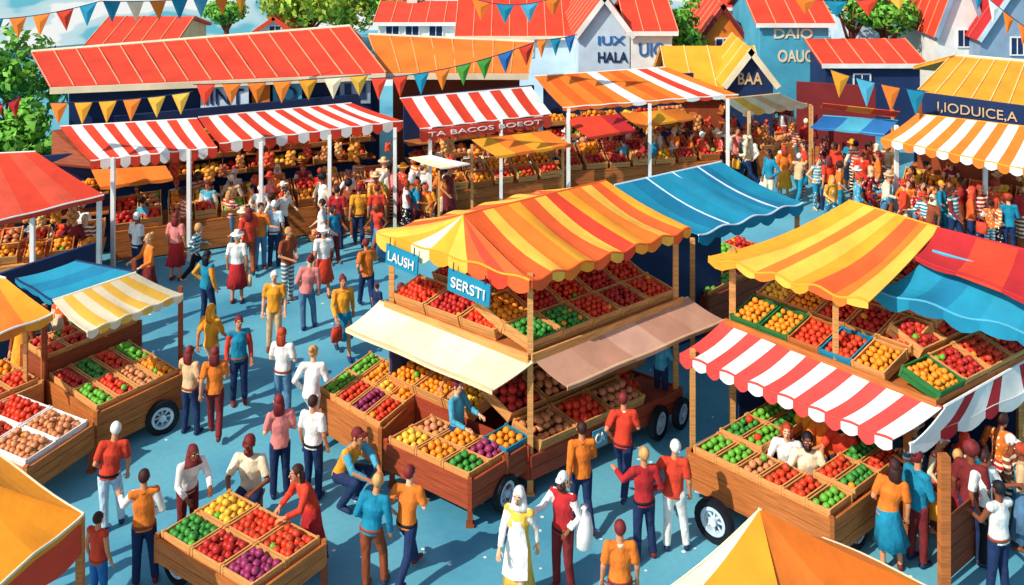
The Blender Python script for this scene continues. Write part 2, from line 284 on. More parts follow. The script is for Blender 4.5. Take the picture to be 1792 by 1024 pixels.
def tmpl(p,kind):
    k=(p,kind)
    if k in TC: return TC[k]
    J=joints(p); b=B()
    def limb(ns,rs,m=b):
        m.tube([J[x] for x in ns] if isinstance(ns[0],str) else ns,rs,10)
        for x,r in list(zip(ns,rs))[:-1]: m.ball(J[x] if isinstance(x,str) else x,r)
    if kind=='body':
        b.tube([J['pel']-Z*.1,J['pel'],J['wst'],J['chs'],lerp(J['chs'],J['nck'],.75)],[(.09,.07),(.145,.1),(.12,.085),(.15,.1),(.09,.06)],14)
        b.tube([J['shL'],J['shR']],[.055,.055],10); b.tube([J['nck']-(J['nck']-J['chs']).normalized()*.05,lerp(J['nck'],J['hd'],.7)],[.055,.05],10)
        h=J['hd']; b.ball(h+V((0,.012,.018)),(.078,.094,.1),0,14,10); b.tube([h+V((0,-.02,.0)),h+V((0,-.035,-.085)),h+V((0,-.04,-.108))],[(.068,.07),(.045,.045),(.03,.03)],10)
        for s in 'LR':
            limb(['sh'+s,'el'+s,'wr'+s],[.052,.042,.028]); limb(['hp'+s,'kn'+s,'an'+s],[.088,.056,.038])
            w_=J['wr'+s]; d=(w_-J['el'+s]).normalized(); b.tube([w_-d*.02,w_+d*.04,w_+d*.095],[(.026,.022),(.04,.02),(.036,.017)],10)
            a=J['an'+s]; b.tube([a+V((0,.05,-.03)),a+V((0,-.06,-.035)),a+V((0,-.16,-.055))],[(.035,.04),(.04,.035),(.032,.02)],10)
        nb=remesh(b,.013,2)
        for s,x in (('L',1),('R',-1)):
            w_=J['wr'+s]; d=(w_-J['el'+s]).normalized(); sx=V((1,0,0))-d*d.x; sx=sx.normalized()
            ys=V((0,0,-1)) if abs(d.z)<.6 else V((0,0,0)); cu=(V((-x*.4,-.3,0))+ys*.6); cu=(cu-d*cu.dot(d)).normalized()
            for i,ln in enumerate((.062,.072,.068,.052)):
                q=w_+d*.085+sx*(-.027+.018*i)*1; nb.tube([q,q+d*ln*.55+cu*.006,q+d*ln+cu*.03],[.0095,.0085,.006],6)
            q=w_+d*.03+sx*(-x*.033); nb.tube([q,q+d*.03-sx*x*.022+cu*.008,q+d*.06-sx*x*.022+cu*.02],[.012,.01,.007],6)
        h=J['hd']; nb.tube([h+V((0,-.082,.02)),h+V((0,-.108,-.02)),h+V((0,-.085,-.03))],[.009,.018,.01],6)
        for x in (-1,1):
            nb.ball(h+V((x*.03,-.078,.01)),(.016,.01,.011),1,8,5); nb.ball(h+V((x*.03,-.087,.009)),(.009,.006,.009),2,6,4); nb.tube([h+V((x*.014,-.086,.036)),h+V((x*.047,-.077,.038))],[.0055,.0055],5,2)
            nb.ball(h+V((x*.08,.01,.0)),(.012,.02,.03),0,6,5)
        nb.tube([h+V((-.024,-.08,-.058)),h+V((0,-.09,-.062)),h+V((.024,-.08,-.058))],[.004,.009,.004],6,3)
        me=nb.mesh('body',[M('obj','skin'),M('white','paint'),M('black','paint'),M('crimson','paint')],smooth=True)
    elif kind in('shirt','sweater','vest'):
        b.tube([J['pel']-(J['wst']-J['pel'])*.45,J['wst'],J['chs'],lerp(J['chs'],J['nck'],.8)],[(.172,.128),(.148,.112),(.172,.122),(.1,.075)],16)
        b.tube([J['shL'],J['shR']],[.066,.066],10)
        for s in 'LR':
            if kind=='shirt': limb([J['sh'+s],lerp(J['sh'+s],J['el'+s],.8)],[.07,.064])
            elif kind=='sweater': limb([J['sh'+s],J['el'+s],lerp(J['el'+s],J['wr'+s],.92)],[.068,.056,.045])
            else: b.ball(J['sh'+s],.068)
        me=remesh(b,.016,2).mesh(kind,[M('obj','wear')],smooth=True)
    elif kind=='trousers':
        b.tube([J['pel']+(J['wst']-J['pel'])*.35,J['pel'],J['pel']-Z*.09],[(.143,.105),(.16,.118),(.12,.1)],14)
        for s in 'LR': limb(['hp'+s,'kn'+s],[.1,.073]); limb(['kn'+s,'an'+s],[.072,.062])
        me=remesh(b,.016,2).mesh(kind,[M('obj','wear')],smooth=True)
    elif kind in('skirt','dress'):
        c=(J['anL']+J['anR'])/2; c.z=.42 if kind=='skirt' else .2; k_=lerp(J['pel'],c,.45)
        n=24; b.tube([J['wst']-Z*.03,J['pel'],k_,c],[(.135,.1),(.172,.13),(.2,.17),(.25,.24)],n)
        for i in range(2*n,4*n):
            q=b.v[i]; m_=k_ if i<3*n else c; f_=1+(.05 if i<3*n else .1)*math.cos((i%n)*math.pi*2/3); b.v[i]=V((m_.x+(q.x-m_.x)*f_,m_.y+(q.y-m_.y)*f_,q.z))
        me=b.mesh(kind,[M('obj','wear')],smooth=True)
    elif kind=='belt':
        t=(J['wst']-J['pel']).normalized(); q=lerp(J['pel'],J['wst'],-.05); b.tube([q-t*.02,q+t*.02],[(.178,.134),(.176,.132)],20); me=b.mesh(kind,[M('obj','paint')],smooth=True)
    elif kind=='collar':
        t=(J['nck']-J['chs']).normalized(); b.tube([J['nck']-t*.045,J['nck']+t*.0],[(.088,.078),(.064,.062)],14); me=b.mesh(kind,[M('obj','wear')],smooth=True)
    elif kind=='apron':
        ch,wa,pe=J['chs']+Z*.05,J['wst'],J['pel']; kn=(J['knL']+J['knR'])/2; vs=[]
        for (c,w_,dd) in ((ch,.09,.135),(wa,.14,.125),(pe,.17,.142),(lerp(pe,kn,.85),.2,.2 if p!='sit' else .1)):
            for i in range(5):
                a=(i-2)/2; vs.append(c+V((w_*a,-dd*math.cos(a*.9),0)))
        b.add(vs,[(j*5+i,j*5+i+1,j*5+i+6,j*5+i+5) for j in range(3) for i in range(4)]); me=b.mesh(kind,[M('obj','wear')],smooth=True)
    TC[k]=me; return me
def hairm(st):
    k=('hair',st)
    if k in TC: return TC[k]
    b=B()
    if st!='beard': b.ball((0,.024,.028),(.087,.1,.102),0,14,9)
    if st=='long': b.tube([(0,.05,.05),(0,.085,-.06),(0,.08,-.2),(0,.07,-.24)],[(.08,.05),(.1,.055),(.095,.045),(.05,.02)],12)
    if st=='bob': b.tube([(0,.03,.05),(0,.045,-.05),(0,.04,-.1)],[(.1,.09),(.115,.09),(.09,.06)],12)
    if st=='bun': b.ball((0,.1,.09),.05)
    if st=='afro': b.ball((0,.03,.06),(.13,.13,.12))
    if st=='tail': b.tube([(0,.1,.06),(0,.15,.0),(0,.13,-.12),(0,.12,-.2)],[.03,.04,.035,.012],8)
    if st=='cap': b.tube([(0,-.02,.05),(0,-.1,.055),(0,-.15,.045)],[(.08,.02),(.065,.008),(.04,.005)],10)
    if st=='hat': b.tube([(0,.01,.05),(0,.01,.062),(0,.01,.07)],[.17,.165,.08],18); b.tube([(0,.01,.06),(0,.01,.15),(0,.01,.165)],[.09,.075,.05],14)
    if st=='scarf': b.tube([(0,.03,.09),(0,.05,-.03),(0,.03,-.15),(0,.01,-.2)],[(.07,.08),(.1,.07),(.13,.1),(.15,.11)],14)
    if st=='beard': b.ball((0,-.05,-.085),(.06,.052,.05))
    me=b.mesh('hair',[M('obj','hair')],smooth=True); TC[k]=me; return me
b=B(); b.tube([(0,.065,-.035),(0,.03,-.03),(0,-.06,-.035),(0,-.15,-.05),(0,-.185,-.055)],[(.035,.035),(.046,.05),(.048,.042),(.042,.028),(.02,.015)],10); SHOE=b.mesh('shoe',[M('obj','paint')],smooth=True)
b=B(); b.tube([(0,0,-.42),(0,0,-.4),(0,0,-.2),(0,0,-.12)],[(.12,.05),(.15,.075),(.15,.07),(.13,.03)],12); b.tube([(-.08,0,-.14),(-.07,0,-.03),(0,0,.0),(.07,0,-.03),(.08,0,-.14)],[.01]*5,5); BAG=b.mesh('shopping_bag',[M('obj','wear')],smooth=True)
PW=dict(stand='standing',walk='walking',reach='reaching forward',point='gesturing with one arm',bow='bending over a display',lean='leaning forward',crouch='crouching down',sit='sitting upright',hold='holding hands together',hip='one hand on hip',stride='striding',slouch='standing relaxed',turn='turning to point')
def child(nm,me,c,par,loc=None,mk=None):
    o=bpy.data.objects.new(nm,me); o.color=lin(PAL.get(c,c)); o.parent=par; COL.objects.link(o)
    if loc is not None: o.location=loc
    if mk: o.material_slots[0].link='OBJECT'; o.material_slots[0].material=M('obj',mk)
    return o
def person(u,v,p='stand',top='orange',bot='navy',hair='hair',hs='short',rot=180,skin='skin',tk='shirt',bk='trousers',sc_=1,far=0,h=0,grp=None,at=None,under=None,apron=None,bag=None,mir=False,beard=None,pt=None,pb=None):
    P=at if at is not None else G(u,v,h)
    o=bpy.data.objects.new('person',tmpl(p,'body')); o.location=P; o.rotation_euler=(0,0,math.radians(rot)); o.scale=(-sc_ if mir else sc_,sc_,sc_); o.color=lin(PAL[skin]); COL.objects.link(o)
    o['label']='person in %s %s and %s %s, %s'%(top,tk,bot,bk,PW[p]); o['category']='person'
    if grp: o['group']=grp
    if under:
        x=child('shirt',tmpl(p,'sweater'),under,o); x.scale=(.97,.95,1)
    child('vest' if tk=='vest' else 'shirt' if tk=='shirt' else 'sweater',tmpl(p,tk),top,o,None,pt)
    child(bk,tmpl(p,bk),bot,o,None,pb)
    J=joints(p)
    child('hat' if hs in('cap','hat') else 'headscarf' if hs=='scarf' else 'hair',hairm(hs),hair,o,J['hd'])
    if beard: child('beard',hairm('beard'),beard,o,J['hd'])
    if apron: child('apron',tmpl(p,'apron'),apron,o)
    if not far:
        for s in 'LR': child('shoe',SHOE,'maroon' if R()<.5 else 'navy',o,J['an'+s])
        if bk=='trousers' and R()<.6 and p not in('sit','crouch'): child('belt',tmpl(p,'belt'),random.choice(['maroon','black','brown']),o)
        if R()<.6 and p not in('sit','crouch','lean','bow'): child('collar',tmpl(p,'collar'),random.choice(['white','cream',top]),o)
    if bag:
        w_=J['wrR']; d=(w_-J['elR']).normalized(); w_=w_+d*.08; a=math.radians(rot); x,y=w_.x*(-sc_ if mir else sc_),w_.y*sc_
        g_=bpy.data.objects.new('shopping_bag',BAG); g_.location=P+V((x*math.cos(a)-y*math.sin(a),x*math.sin(a)+y*math.cos(a),w_.z*sc_)); g_.rotation_euler=(0,0,U(0,3)); g_.color=lin(PAL[bag]); COL.objects.link(g_)
        g_['label']='%s cloth shopping bag carried by a shopper'%bag; g_['category']='bag'; g_['group']='shopping bags carried by shoppers'
    return o
WARM=['orange','red','red','white','amber','pink','crimson','cream','teal','orange','tan','white','sky','flame','maroon','brown']
LEG=['navy','maroon','navy','brown','steel','crimson','black','cream','teal']
ALLP=('stand','walk','reach','point','hold','hip','stride','slouch','turn','stride','slouch')
DK=['maroon','brown','crimson','flame','navy','teal','orange','brown','crimson','tan']
def rnd(u,v,h=0,rot=None,at=None,grp='shoppers and vendors in the crowd',poses=ALLP,apr=.12,cols=None):
    hs=random.choice(['short','short','long','bun','cap','hat','afro','tail','bob','scarf'])
    hc=random.choice(['white','cream','red','tan','amber']) if hs in('cap','hat','scarf') else random.choice(['hair','hair','ginger','black','maroon','ginger','blond'])
    tk=random.choice(['shirt','sweater','vest']); t=random.choice(cols or WARM)
    person(u,v,random.choice(poses),t,random.choice(LEG),hc,hs,U(0,360) if rot is None else rot+U(-50,50),random.choice(['skin','dskin','lskin','skin']),tk,'trousers' if R()<.65 else random.choice(['skirt','dress']),U(.88,1.06),1,h,grp,at,
      under=random.choice(['white','cream','teal','maroon']) if tk=='vest' and R()<.7 else None,apron=random.choice(['white','cream','teal','maroon','amber']) if R()<apr else None,bag=random.choice(['tan','white','red','amber','teal']) if R()<.18 and at is None else None,mir=R()<.5,
      beard=hc if hs=='short' and R()<.3 else None,pt=random.choice([None,None,None,'stripe','dots']),pb=random.choice([None,None,None,None,'dots','stripe']))
def crowd(u0,v0,u1,v1,n,j=6,rot=None,h=0,cols=None):
    for i in range(n):
        t=(i+U(-.3,1.3))/n; rnd(u0+(u1-u0)*t,v0+(v1-v0)*t+U(-j,j),h,rot,cols=cols)
# ---------- baskets
def mkbasket():
    b=B(); n=12; pr=[(0,.5),(.3,.78),(.6,.93),(.8,1)]
    b.tube([(0,0,z) for z,_ in pr],[r for _,r in pr],n,0)
    for z,r in pr: b.tube([(math.cos(k*.5236)*r*1.02,math.sin(k*.5236)*r*1.02,z) for k in range(13)],[.05]*13,4,0)
    for i in range(16):
        a=U(0,6.28); q=U(0,.75)*1; b.ball((math.cos(a)*q,math.sin(a)*q,.85+.25*(1-q)),U(.2,.27),1,7,5)
    return b
BK=[mkbasket().mesh('basket',[M('wood','wood'),M(FC[c],'fruit')],smooth=False) for c in ('orange','tomato','potato','apple','lime','lemon')]
def basket(p,r,i=None):
    o=bpy.data.objects.new('wicker_basket',random.choice(BK)); o.location=p; o.scale=(r,r,r); o.rotation_euler=(0,0,U(0,3)); COL.objects.link(o)
    o['label']='round wicker basket filled with produce at a stall'; o['category']='basket'; o['group']='wicker baskets at the stalls'
b=B(); b.tube([(0,0,0),(0,0,-.25)],[.01,.01],5,1)
for i in range(14): a=i*2.4; b.ball((math.cos(a)*.09,math.sin(a)*.09,-.28-.03*i),.075,0,7,5)
BU=[b.mesh('bunch',[M(c,'fruit'),M('brown','wood')],smooth=True) for c in ('D98A4A','E0522E','ECB068','A85A34','F3A03A')]
def bunch(p,s=1):
    o=bpy.data.objects.new('hanging_bunch',random.choice(BU)); o.location=p; o.scale=(s,s,s*U(.8,1.1)); COL.objects.link(o); o['label']='hanging bunch of dried produce under a stall roof'; o['category']='hanging produce'; o['group']='bunches hanging in the stalls'
# ---------- centre stall
F0=V((.31,16.7,0)); e1=V((2.98,2.16,0)); e2=V((-2.74,2.0,0)); a1=e1.normalized(); a2=e2.normalized()
def S(s,t,h): return F0+e1*s+e2*t+Z*h
T=thing('market_stall','two-tier wooden market stall with orange and yellow striped canopy','stall',F0+(e1+e2)/2)
for s,t in ((0.02,.02),(.98,.02),(.02,.98),(.98,.98)): post(T,S(s,t,0),3.8,.05,'lwood')
b=B(); b.quad(S(0,0,2.4),S(1,0,2.4),S(1,1,2.4),S(0,1,2.4),.1); b.part('shelf',[M('wood','wood')],T)
b=B(); boards(b,S(1,0,0),S(.0,0,0),.3,.72,2); boards(b,S(0,0,0),S(0,1,0),.3,.9,2); boards(b,S(1,0,0),S(1,1,0),.3,.72,3); b.quad(S(0,0,.36),S(1,0,.36),S(1,1,.36),S(0,1,.36),.06)
b.quad(S(.01,0.01,.68),S(.99,0.01,.68),S(.99,.25,.68),S(.01,.25,.68),.06)
b.part('cart_body',[M('A9462A','wood')],T)
b=B(); b.box(S(.0,.97,.3),e1,-a2*.06,Z*2.0); b.box(S(.97,0.3,.92),e2*.68,-a1*.06,Z*1.4); b.part('back_wall',[M('navy','paint')],T)  # navy puts the shade of the stall interior into the wall colour
b=B(); boards(b,S(1,0,0)-a2*.02,S(0,0,0)-a2*.02,2.3,2.48,1); boards(b,S(0,0,0)-a1*.02,S(0,1,0)-a1*.02,2.3,2.48,1); b.part('shelf_edge',[M('lwood','wood')],T)
r0,r1=S(.06,.5,4.42),S(1.0,.5,4.36)
awning(T,r0,r1,S(1.03,-.03,3.76),S(-.02,-.03,3.76),['flame','yellow','orange','amber','flame','yellow','red','amber','orange','yellow','flame','amber'],[1.3,.8,1.1,.9,1.2,.9,.9,.9,1.1,.9,.8,.6],.14,.18,'canopy',trim='flame')
awning(T,r1,r0,S(-.03,1.03,3.76),S(1.03,1.03,3.76),['flame','yellow']*5,None,.12,.2,'canopy')
awning(T,r0+a2*.01,r0,S(-.03,-.03,3.76),S(-.03,1.03,3.76),['yellow','amber','cream','amber','yellow','flame','red','flame'],None,.1,.28,'canopy',trim='amber')
awning(T,r1,r1-a2*.01,S(1.03,1.03,3.76),S(1.03,-.03,3.76),['red','yellow','orange','yellow'],None,.1,.2,'canopy')
awning(T,S(0,1.05,2.38),S(0,-.02,2.32),S(0,.04,1.98)-a1*.65,S(0,1.07,2.02)-a1*.65,['cream','F0D8AE','cream','F0D8AE'],None,.04,.05,'side_awning',trim='tan',scal=False)
awning(T,S(0.02,0,2.34),S(1.05,0,2.38),S(1.1,0,2.06)-a2*.62,S(.04,0,2.04)-a2*.62,['C9967A','BE8A70','D1A288','BE8A70','C9967A'],None,.04,.05,'side_awning',trim='tan',scal=False)  # browner than the left flap: this side's shade put into the cloth colour
def along(P,ed,inw,n,kinds,w=.8,rise=.28,h=.22,wood='lwood',r=.055,full=1):
    a=ed/n
    for i,k in enumerate(kinds):
        ww=wood
        if not k: continue
        if isinstance(k,tuple): k,ww=k
        crate(P+a*(i+.02),a*.95,inw*w+Z*rise,h,k,ww,r,full)
along(S(.03,.03,2.41),e1*.95,a2,5,['cabbage','cabbage','tomato','apple','tomato'],.62,.16)
along(S(.03,.03,2.41)+a2*.66+Z*.16,e1*.95,a2,5,['orange','apple','tomato','apple','tomato'],.6,.28)
along(S(.03,.98,2.41),-e2*.74,a1,3,['tomato','apple','tomato'],.62,.2)
along(S(.28,.98,2.58),-e2*.5,a1,2,['apple','tomato'],.6,.25)
along(S(.05,.0,.7),e1*.9,a2,4,['potato','tomato','potato',None],.6,.18,r=.075,wood='lwood',full=2)
along(S(.05,.2,.98),e1*.9,a2,4,['apple','potato','tomato','potato'],.6,.3,r=.08,wood='lwood',full=2)
along(S(.0,.98,.88),-e2*.62,a1,3,['orange','orange','lemon'],.6,.2)
along(S(.2,.98,1.15),-e2*.5,a1,2,['orange','orange'],.6,.2)
basket(S(.72,.1,.72),.26); basket(S(.8,.22,.72),.26)
wheel(T,S(.8,-.03,.3),a2,.3); wheel(T,S(.96,-.03,.28),a2,.28)
sv=(-e2.normalized()-Z*.07)
signboard('teal hanging signboard with thin white letters on canopy edge','LAUSH',S(-.05,.92,3.3)-a1*.05,sv,Z+(-e2.normalized())*.07,.8,.38,'teal','white')
signboard('teal hanging signboard with thin white letters at stall corner','SERSTI',S(-.05,.47,3.2)-a1*.05,sv,Z+(-e2.normalized())*.07,.95,.4,'teal','white')
c=[G(675,772,.85),G(822,840,.85),G(925,776,.85)]; c.append(c[0]+c[2]-c[1]); c[2]=lerp(c[1],c[2],.74); c[3]=lerp(c[0],c[3],.74)
cart('brown wooden produce cart with oranges and squash at the stall corner',c,.38,.85,[['lemon','orange','cabbage'],['potato','orange','plum']],'AC4C2A',2,[(G(884,893)+Z*.3,(.8,-.6,0),.3),(G(730,870)+Z*.27,(.8,.6,0),.26)],[c[0]+V((.1,.1,0)),c[1]+V((0,.15,0))],r=.066)
cc_=[G(842,772,.9),G(886,797,.9),G(930,770,.9)]; cc_.append(cc_[0]+cc_[2]-cc_[1])
cart('small stand with teal crate of oranges by the stall',cc_,.45,.9,[[('orange','teal')]],'brown',2,[],cc_,r=.066)
c=[G(555,685,.85),G(665,752,.85),G(728,692,.85),G(648,618,.85)]
cart('wooden display cart with rows of green and red produce',c,.2,.85,[['lime','tomato','plum','tomato'],['lime','orange','lemon','orange']],'wood',3,[],[c[0]+V((.1,.05,0)),c[1]+V((0,.1,0))])
b=B(); q=S(.36,-.02,.36); b.box(q,a1*.34,-a2*.02,Z*.32); b.part('emblem_panel',[M('sky','paint')],T); lettering(T,'CA',q+a1*.06+Z*.09,a1,Z,.22,.16,'white',off=.03)
# ---------- blue canopy stall
T=thing('market_stall','market stall under a large teal canopy with apples and limes','stall',G(1250,480))
A=[G(1075,325,3.9),G(1262,284,3.9),G(1405,355,3.3),G(1222,412,3.3)]
awning(T,*A,['teal','17789A','teal','2391B0','teal','17789A','teal'],None,.15,.22,'canopy',trim='pale')
b=B()
for t in (.28,.52,.76): b.tube([lerp(lerp(A[0],A[1],t),lerp(A[3],A[2],t),k/8)-Z*(.1*math.sin(math.pi*k/8)-.03) for k in range(9)],[.02]*9,5)
b.part('canopy_seam',[M('pale')],T)
for p in (A[2],A[3],A[0]): post(T,V((p.x-.1,p.y+.1,0)),3.2,.045,'lwood')
b=B(); p0=V((A[0].x+.1,A[0].y,0)); p1=V((A[1].x,A[1].y,0)); b.box(p0,p1-p0,V((0,.08,0)),Z*3); b.part('back_wall',[M('navy','paint')],T)  # navy: the shade under the canopy is put into the wall colour
c=[G(1150,478,1.0),G(1238,520,1.0),G(1400,450,1.0),G(1290,415,1.0)]
cart('dark wooden cart heaped with apples and limes',c,.3,1.0,[['apple','lime'],['apple','lime'],['apple','tomato'],['lime','apple'],['apple','tomato']],'brown',3,[],c[:3],r=.075)
# ---------- right stall
F2=V((6.74,15.4,0)); eL=V((-2.76,2.7,0)); eR=V((2.3,1.5,0)); aL=eL.normalized(); aR=eR.normalized()
def S2(s,t,h): return F2+eL*s+eR*t+Z*h
T=thing('market_stall','two-tier market stall with orange and teal canopy and striped awnings','stall',F2+(eL+eR)/2)
for s,t in ((.98,.03),(.5,.95),(.03,.95)): post(T,S2(s,t,0),3.7,.05,'lwood')
post(T,S2(.45,.02,2.3),3.6,.04,'lwood'); post(T,G(1212,815),2.1,.045,'lwood'); post(T,G(1652,1058),2.2,.07,'wood'); post(T,G(1588,935),2.1,.05,'wood')
b=B(); b.quad(S2(0,0,2.3),S2(1,0,2.3),S2(1,1.3,2.3),S2(0,1.3,2.3),.1); boards(b,S2(0,0,0),S2(1,0,0),2.12,2.42,2); boards(b,S2(0,0,0),S2(0,1.3,0),2.12,2.42,2); b.part('shelf',[M('wood','wood')],T)
b=B(); b.box(S2(0,.97,0),eL,-aR*.06,Z*2.2); b.box(S2(.97,0.05,0),eR*.9,-aL*.06,Z*2.2); b.box(S2(.2,1.05,2.3),eL*.8,-aR*.05,Z*1.4); b.part('back_wall',[M('navy','paint')],T)  # dark interior: its shade is put into the navy of these walls
awning(T,G(1485,352,4.3),G(1645,400,4.3),G(1520,532,3.6),G(1240,450,3.6),['amber','yellow','orange','yellow','amber','flame','orange','yellow'],[1.6,1,1.1,.8,.9,1.2,.7,1],.18,.14,'canopy',trim='amber')
awning(T,G(1640,400,4.32),G(1860,455,4.32),G(1840,540,4.0),G(1600,450,4.0),['crimson','red','crimson'],None,.1,.06,'canopy',trim='crimson')
awning(T,G(1632,440,4.06),G(1860,505,4.06),G(1850,600,3.4),G(1532,508,3.5),['teal','17789A','teal','2391B0','teal'],None,.16,.24,'canopy',trim='sky')
awning(T,S2(1.02,0,2.3),S2(-.02,0,2.3),G(1562,772,1.9),G(1190,620,1.95),['DB4C44','white']*7,None,.06,.2,'striped_awning',trim='DB4C44')
awning(T,S2(-.02,0.02,2.3),S2(0,1.15,2.3),G(1860,655,1.9),G(1592,778,1.9),['white','crimson','white','crimson','white','crimson','white'],[1,.6,1,.5,1,.6,1],.06,.2,'striped_awning',trim='white')
along(S2(.98,.02,2.32),-eL*.76,aR,5,[('orange','dgreen'),('orange','dgreen'),('tomato','wood'),('tomato','teal'),('orange','lwood')],.62,.22,h=.2)
along(S2(.98,.28,2.56),-eL*.76,aR,5,['lemon','orange','tomato','apple','tomato'],.62,.25,h=.2)
along(S2(.98,.53,2.85),-eL*.76,aR,5,['apple','tomato','apple','tomato','apple'],.62,.25,h=.2)
along(S2(.98,.78,3.1),-eL*.9,aR,5,['apple','apple','tomato','apple','apple'],.6,.1,h=.2)
along(S2(.01,.02,2.32),eR*1.28,aL,5,[('orange','dgreen'),'apple','tomato','apple','apple'],.62,.2,h=.2)
along(S2(.2,.28,2.55),eR*.95,aL,4,['apple','tomato','apple','apple'],.55,.25,h=.22)
c=[G(1205,788,.9),G(1455,908,.9),G(1592,805,.9)]; c.append(c[0]+c[2]-c[1])
T3=cart('long wooden market counter on wheels with peppers and tomatoes',c,.3,.9,[['lime','lime','potato','tomato','tomato','lime']],'wood',3,[(G(1250,948)+Z*.34,(-.67,-.74,0),.34),(G(1500,960)+Z*.3,(.64,-.77,0),.28)],[c[2]],r=.062,deckf=.3)
CA,CB=c[1]-c[0],c[3]-c[0]
def CP(s,t,z=0): q=c[0]+CA*s+CB*t; return V((q.x,q.y,z))
for s0,s1,ks in ((0.02,.34,['cabbage','lime']),(.7,.98,['tomato','cabbage'])):
    l_,f_,r_,k_=CP(s0,.32,.86),CP(s1,.32,.86),CP(s1,.97,.86),CP(s0,.97,.86)
    T4=thing('display_table','low wooden table inside the counter with crates','table',(CP(s0,.32)+CP(s1,.97))/2); b=B(); b.quad(l_,f_,r_,k_,.05)
    for q in (l_,f_,r_,k_): q2=lerp(q,(l_+r_)/2,.08); b.box(V((q2.x-.03,q2.y-.03,0)),(.06,0,0),(0,.06,0),(0,0,.81))
    b.part('table_frame',[M('dwood','wood')],T4); grid(V((l_.x,l_.y,.87)),f_-l_,(k_-l_),[ks,ks[::-1]],.14,'lwood',.062)
RC=[('cream','short','black','dskin',.60,.44,1.08,'black'),('white','bob','ginger','lskin',.43,.48,1.04,None),('orange','bun','hair','skin',.52,.82,1.15,None),('red','short','black','skin',.64,.8,1.1,'black'),('amber','tail','hair','skin',.4,.85,1.15,None)]
for a,hs_,hc_,sk_,s,t,z_,bd in RC: person(0,0,'sit',a,'navy',hc_,hs_,-25+U(-15,15),sk_,'sweater' if R()<.6 else 'shirt','trousers',z_,1,at=CP(s,t),grp='vendors behind the counter',beard=bd)
T2=thing('wooden_counter','dark wooden side counter under the striped awning','counter',G(1700,960)); b=B(); boards(b,G(1650,1035),G(1800,900),.1,1.0,4,0,.06); b.part('front',[M('brown','wood')],T2); b=B(); b.box(G(1650,1035)+Z*1.0,G(1800,900)-G(1650,1035),V((.35,.3,0)),Z*.05); b.part('counter_top',[M('brown','wood')],T2)
# ---------- tents near camera
def tent(label,cs,ap,cols,val):
    c0=sum(cs,V((0,0,0)))/4; T=thing('canopy_tent',label,'tent',V((c0.x,c0.y,0)))
    for i in range(4):
        a,b_=cs[i],cs[(i+1)%4]; awning(T,ap,ap+(b_-a)*.004,b_,a,cols[i],None if len(cols[i])!=3 else [.3,1.6,.12],.1,val,'canopy_face',trim='cream')
    for p in cs: q=lerp(p,c0,.03); post(T,V((q.x,q.y,0)),p.z,.045,'wood')
    return T
tent('orange and cream pyramid tent roof of a market stand',[G(1125,1062,2.7),G(1420,1260,2.7),G(1730,1075,2.7),G(1440,945,2.7)],G(1330,893,3.55),[['cream','F7901E','F7901E'],['orange','E8751F'],['F7901E','orange'],['cream','cream']],.2)
T=tent('amber tent with deep red valance',[G(-230,960,2.4),G(-60,1075,2.4),G(146,902,2.4),G(-40,775,2.4)],G(-60,830,2.95),[['deep','orange'],['F6901C','F8981F','F6901C'],['deep','F89A24'],['deep']],.06)
b=B(); p,q,s_=G(-60,1075,2.4),G(146,902,2.4),G(-40,775,2.4)
for (x,y) in ((p,q),(q,s_)):
    for i in range(12):
        c,d=lerp(x,y,i/12)-Z*.03-V((0,.03,0)),lerp(x,y,(i+1)/12)-Z*.03-V((0,.03,0)); b.add([c,d,d-Z*(.44+.05*math.sin((i+1)*.8)),c-Z*(.44+.05*math.sin(i*.8))],[(0,1,2,3)],0)
b.part('valance',[M('red')],T)
# ---------- left stalls
T=thing('market_stall','produce stall with teal and cream striped awning','stall',G(190,680))
awning(T,G(132,457,2.85),G(240,478,2.75),G(92,527,2.4),G(28,488,2.5),['teal','17789A','teal'],None,.05,.1,trim='navy')
awning(T,G(92,527,2.62),G(238,478,2.8),G(320,515,2.25),G(152,582,2.2),['cream','yellow','cream','yellow','cream','yellow','cream','yellow','cream'],None,.07,.13,trim='cream')
for u,v in ((316,700),(78,745),(235,640)): post(T,G(u,v),2.3,.04,'brown')
c=[G(80,660,.9),G(168,722,.9),G(318,652,.9)]; c.append(c[0]+c[2]-c[1])
cart('wooden produce cart with mixed greens and red vegetables',c,.22,.9,[['apple','lime'],['cabbage','tomato'],['tomato','potato'],['lime','orange']],'wood',3,[(G(284,758)+Z*.3,(.5,-.85,0),.31)],[c[0],c[1]])
bb=c[2]-c[1]; n_=(c[0]-c[1]).normalized(); f2=c[0]+n_*.06; c2=[f2+n_*.9,f2,f2+bb*1.15,f2+n_*.9+bb*1.15]
cart('stepped back table with apples and tomatoes under the awning',c2,.3,1.2,[['apple','tomato'],['tomato','apple'],['apple','plum'],['tomato','apple']],'brown',3,[],c2,r=.07)
q0=f2+n_*2.3; b=B(); b.box(V((q0.x,q0.y,0)),V((bb.x,bb.y,0))*1.3,V((n_.x,n_.y,0))*.08,Z*2.2); b.part('back_wall',[M('navy','paint')],T)  # navy sheet added as the dark background, shade put into its colour
for t in (.12,.35,.6,.85,1.05): q=f2+n_*U(1.2,1.6)+bb*t; rnd(0,0,at=V((q.x,q.y,0)),rot=35,poses=('lean','reach','hold','stand'),apr=.5)
T=thing('market_stall','small stand with an orange awning','stall',G(20,680))
awning(T,G(-60,470,2.8),G(10,488,2.7),G(92,550,2.35),G(-60,610,2.3),['amber','orange','amber'],None,.08,.16,trim='white')
for u,v in ((45,760),(76,740)): post(T,G(u,v),2.3,.035,'lwood')
c=[G(-90,672,.95),G(-30,712,.95),G(72,668,.95)]; c.append(c[0]+c[2]-c[1])
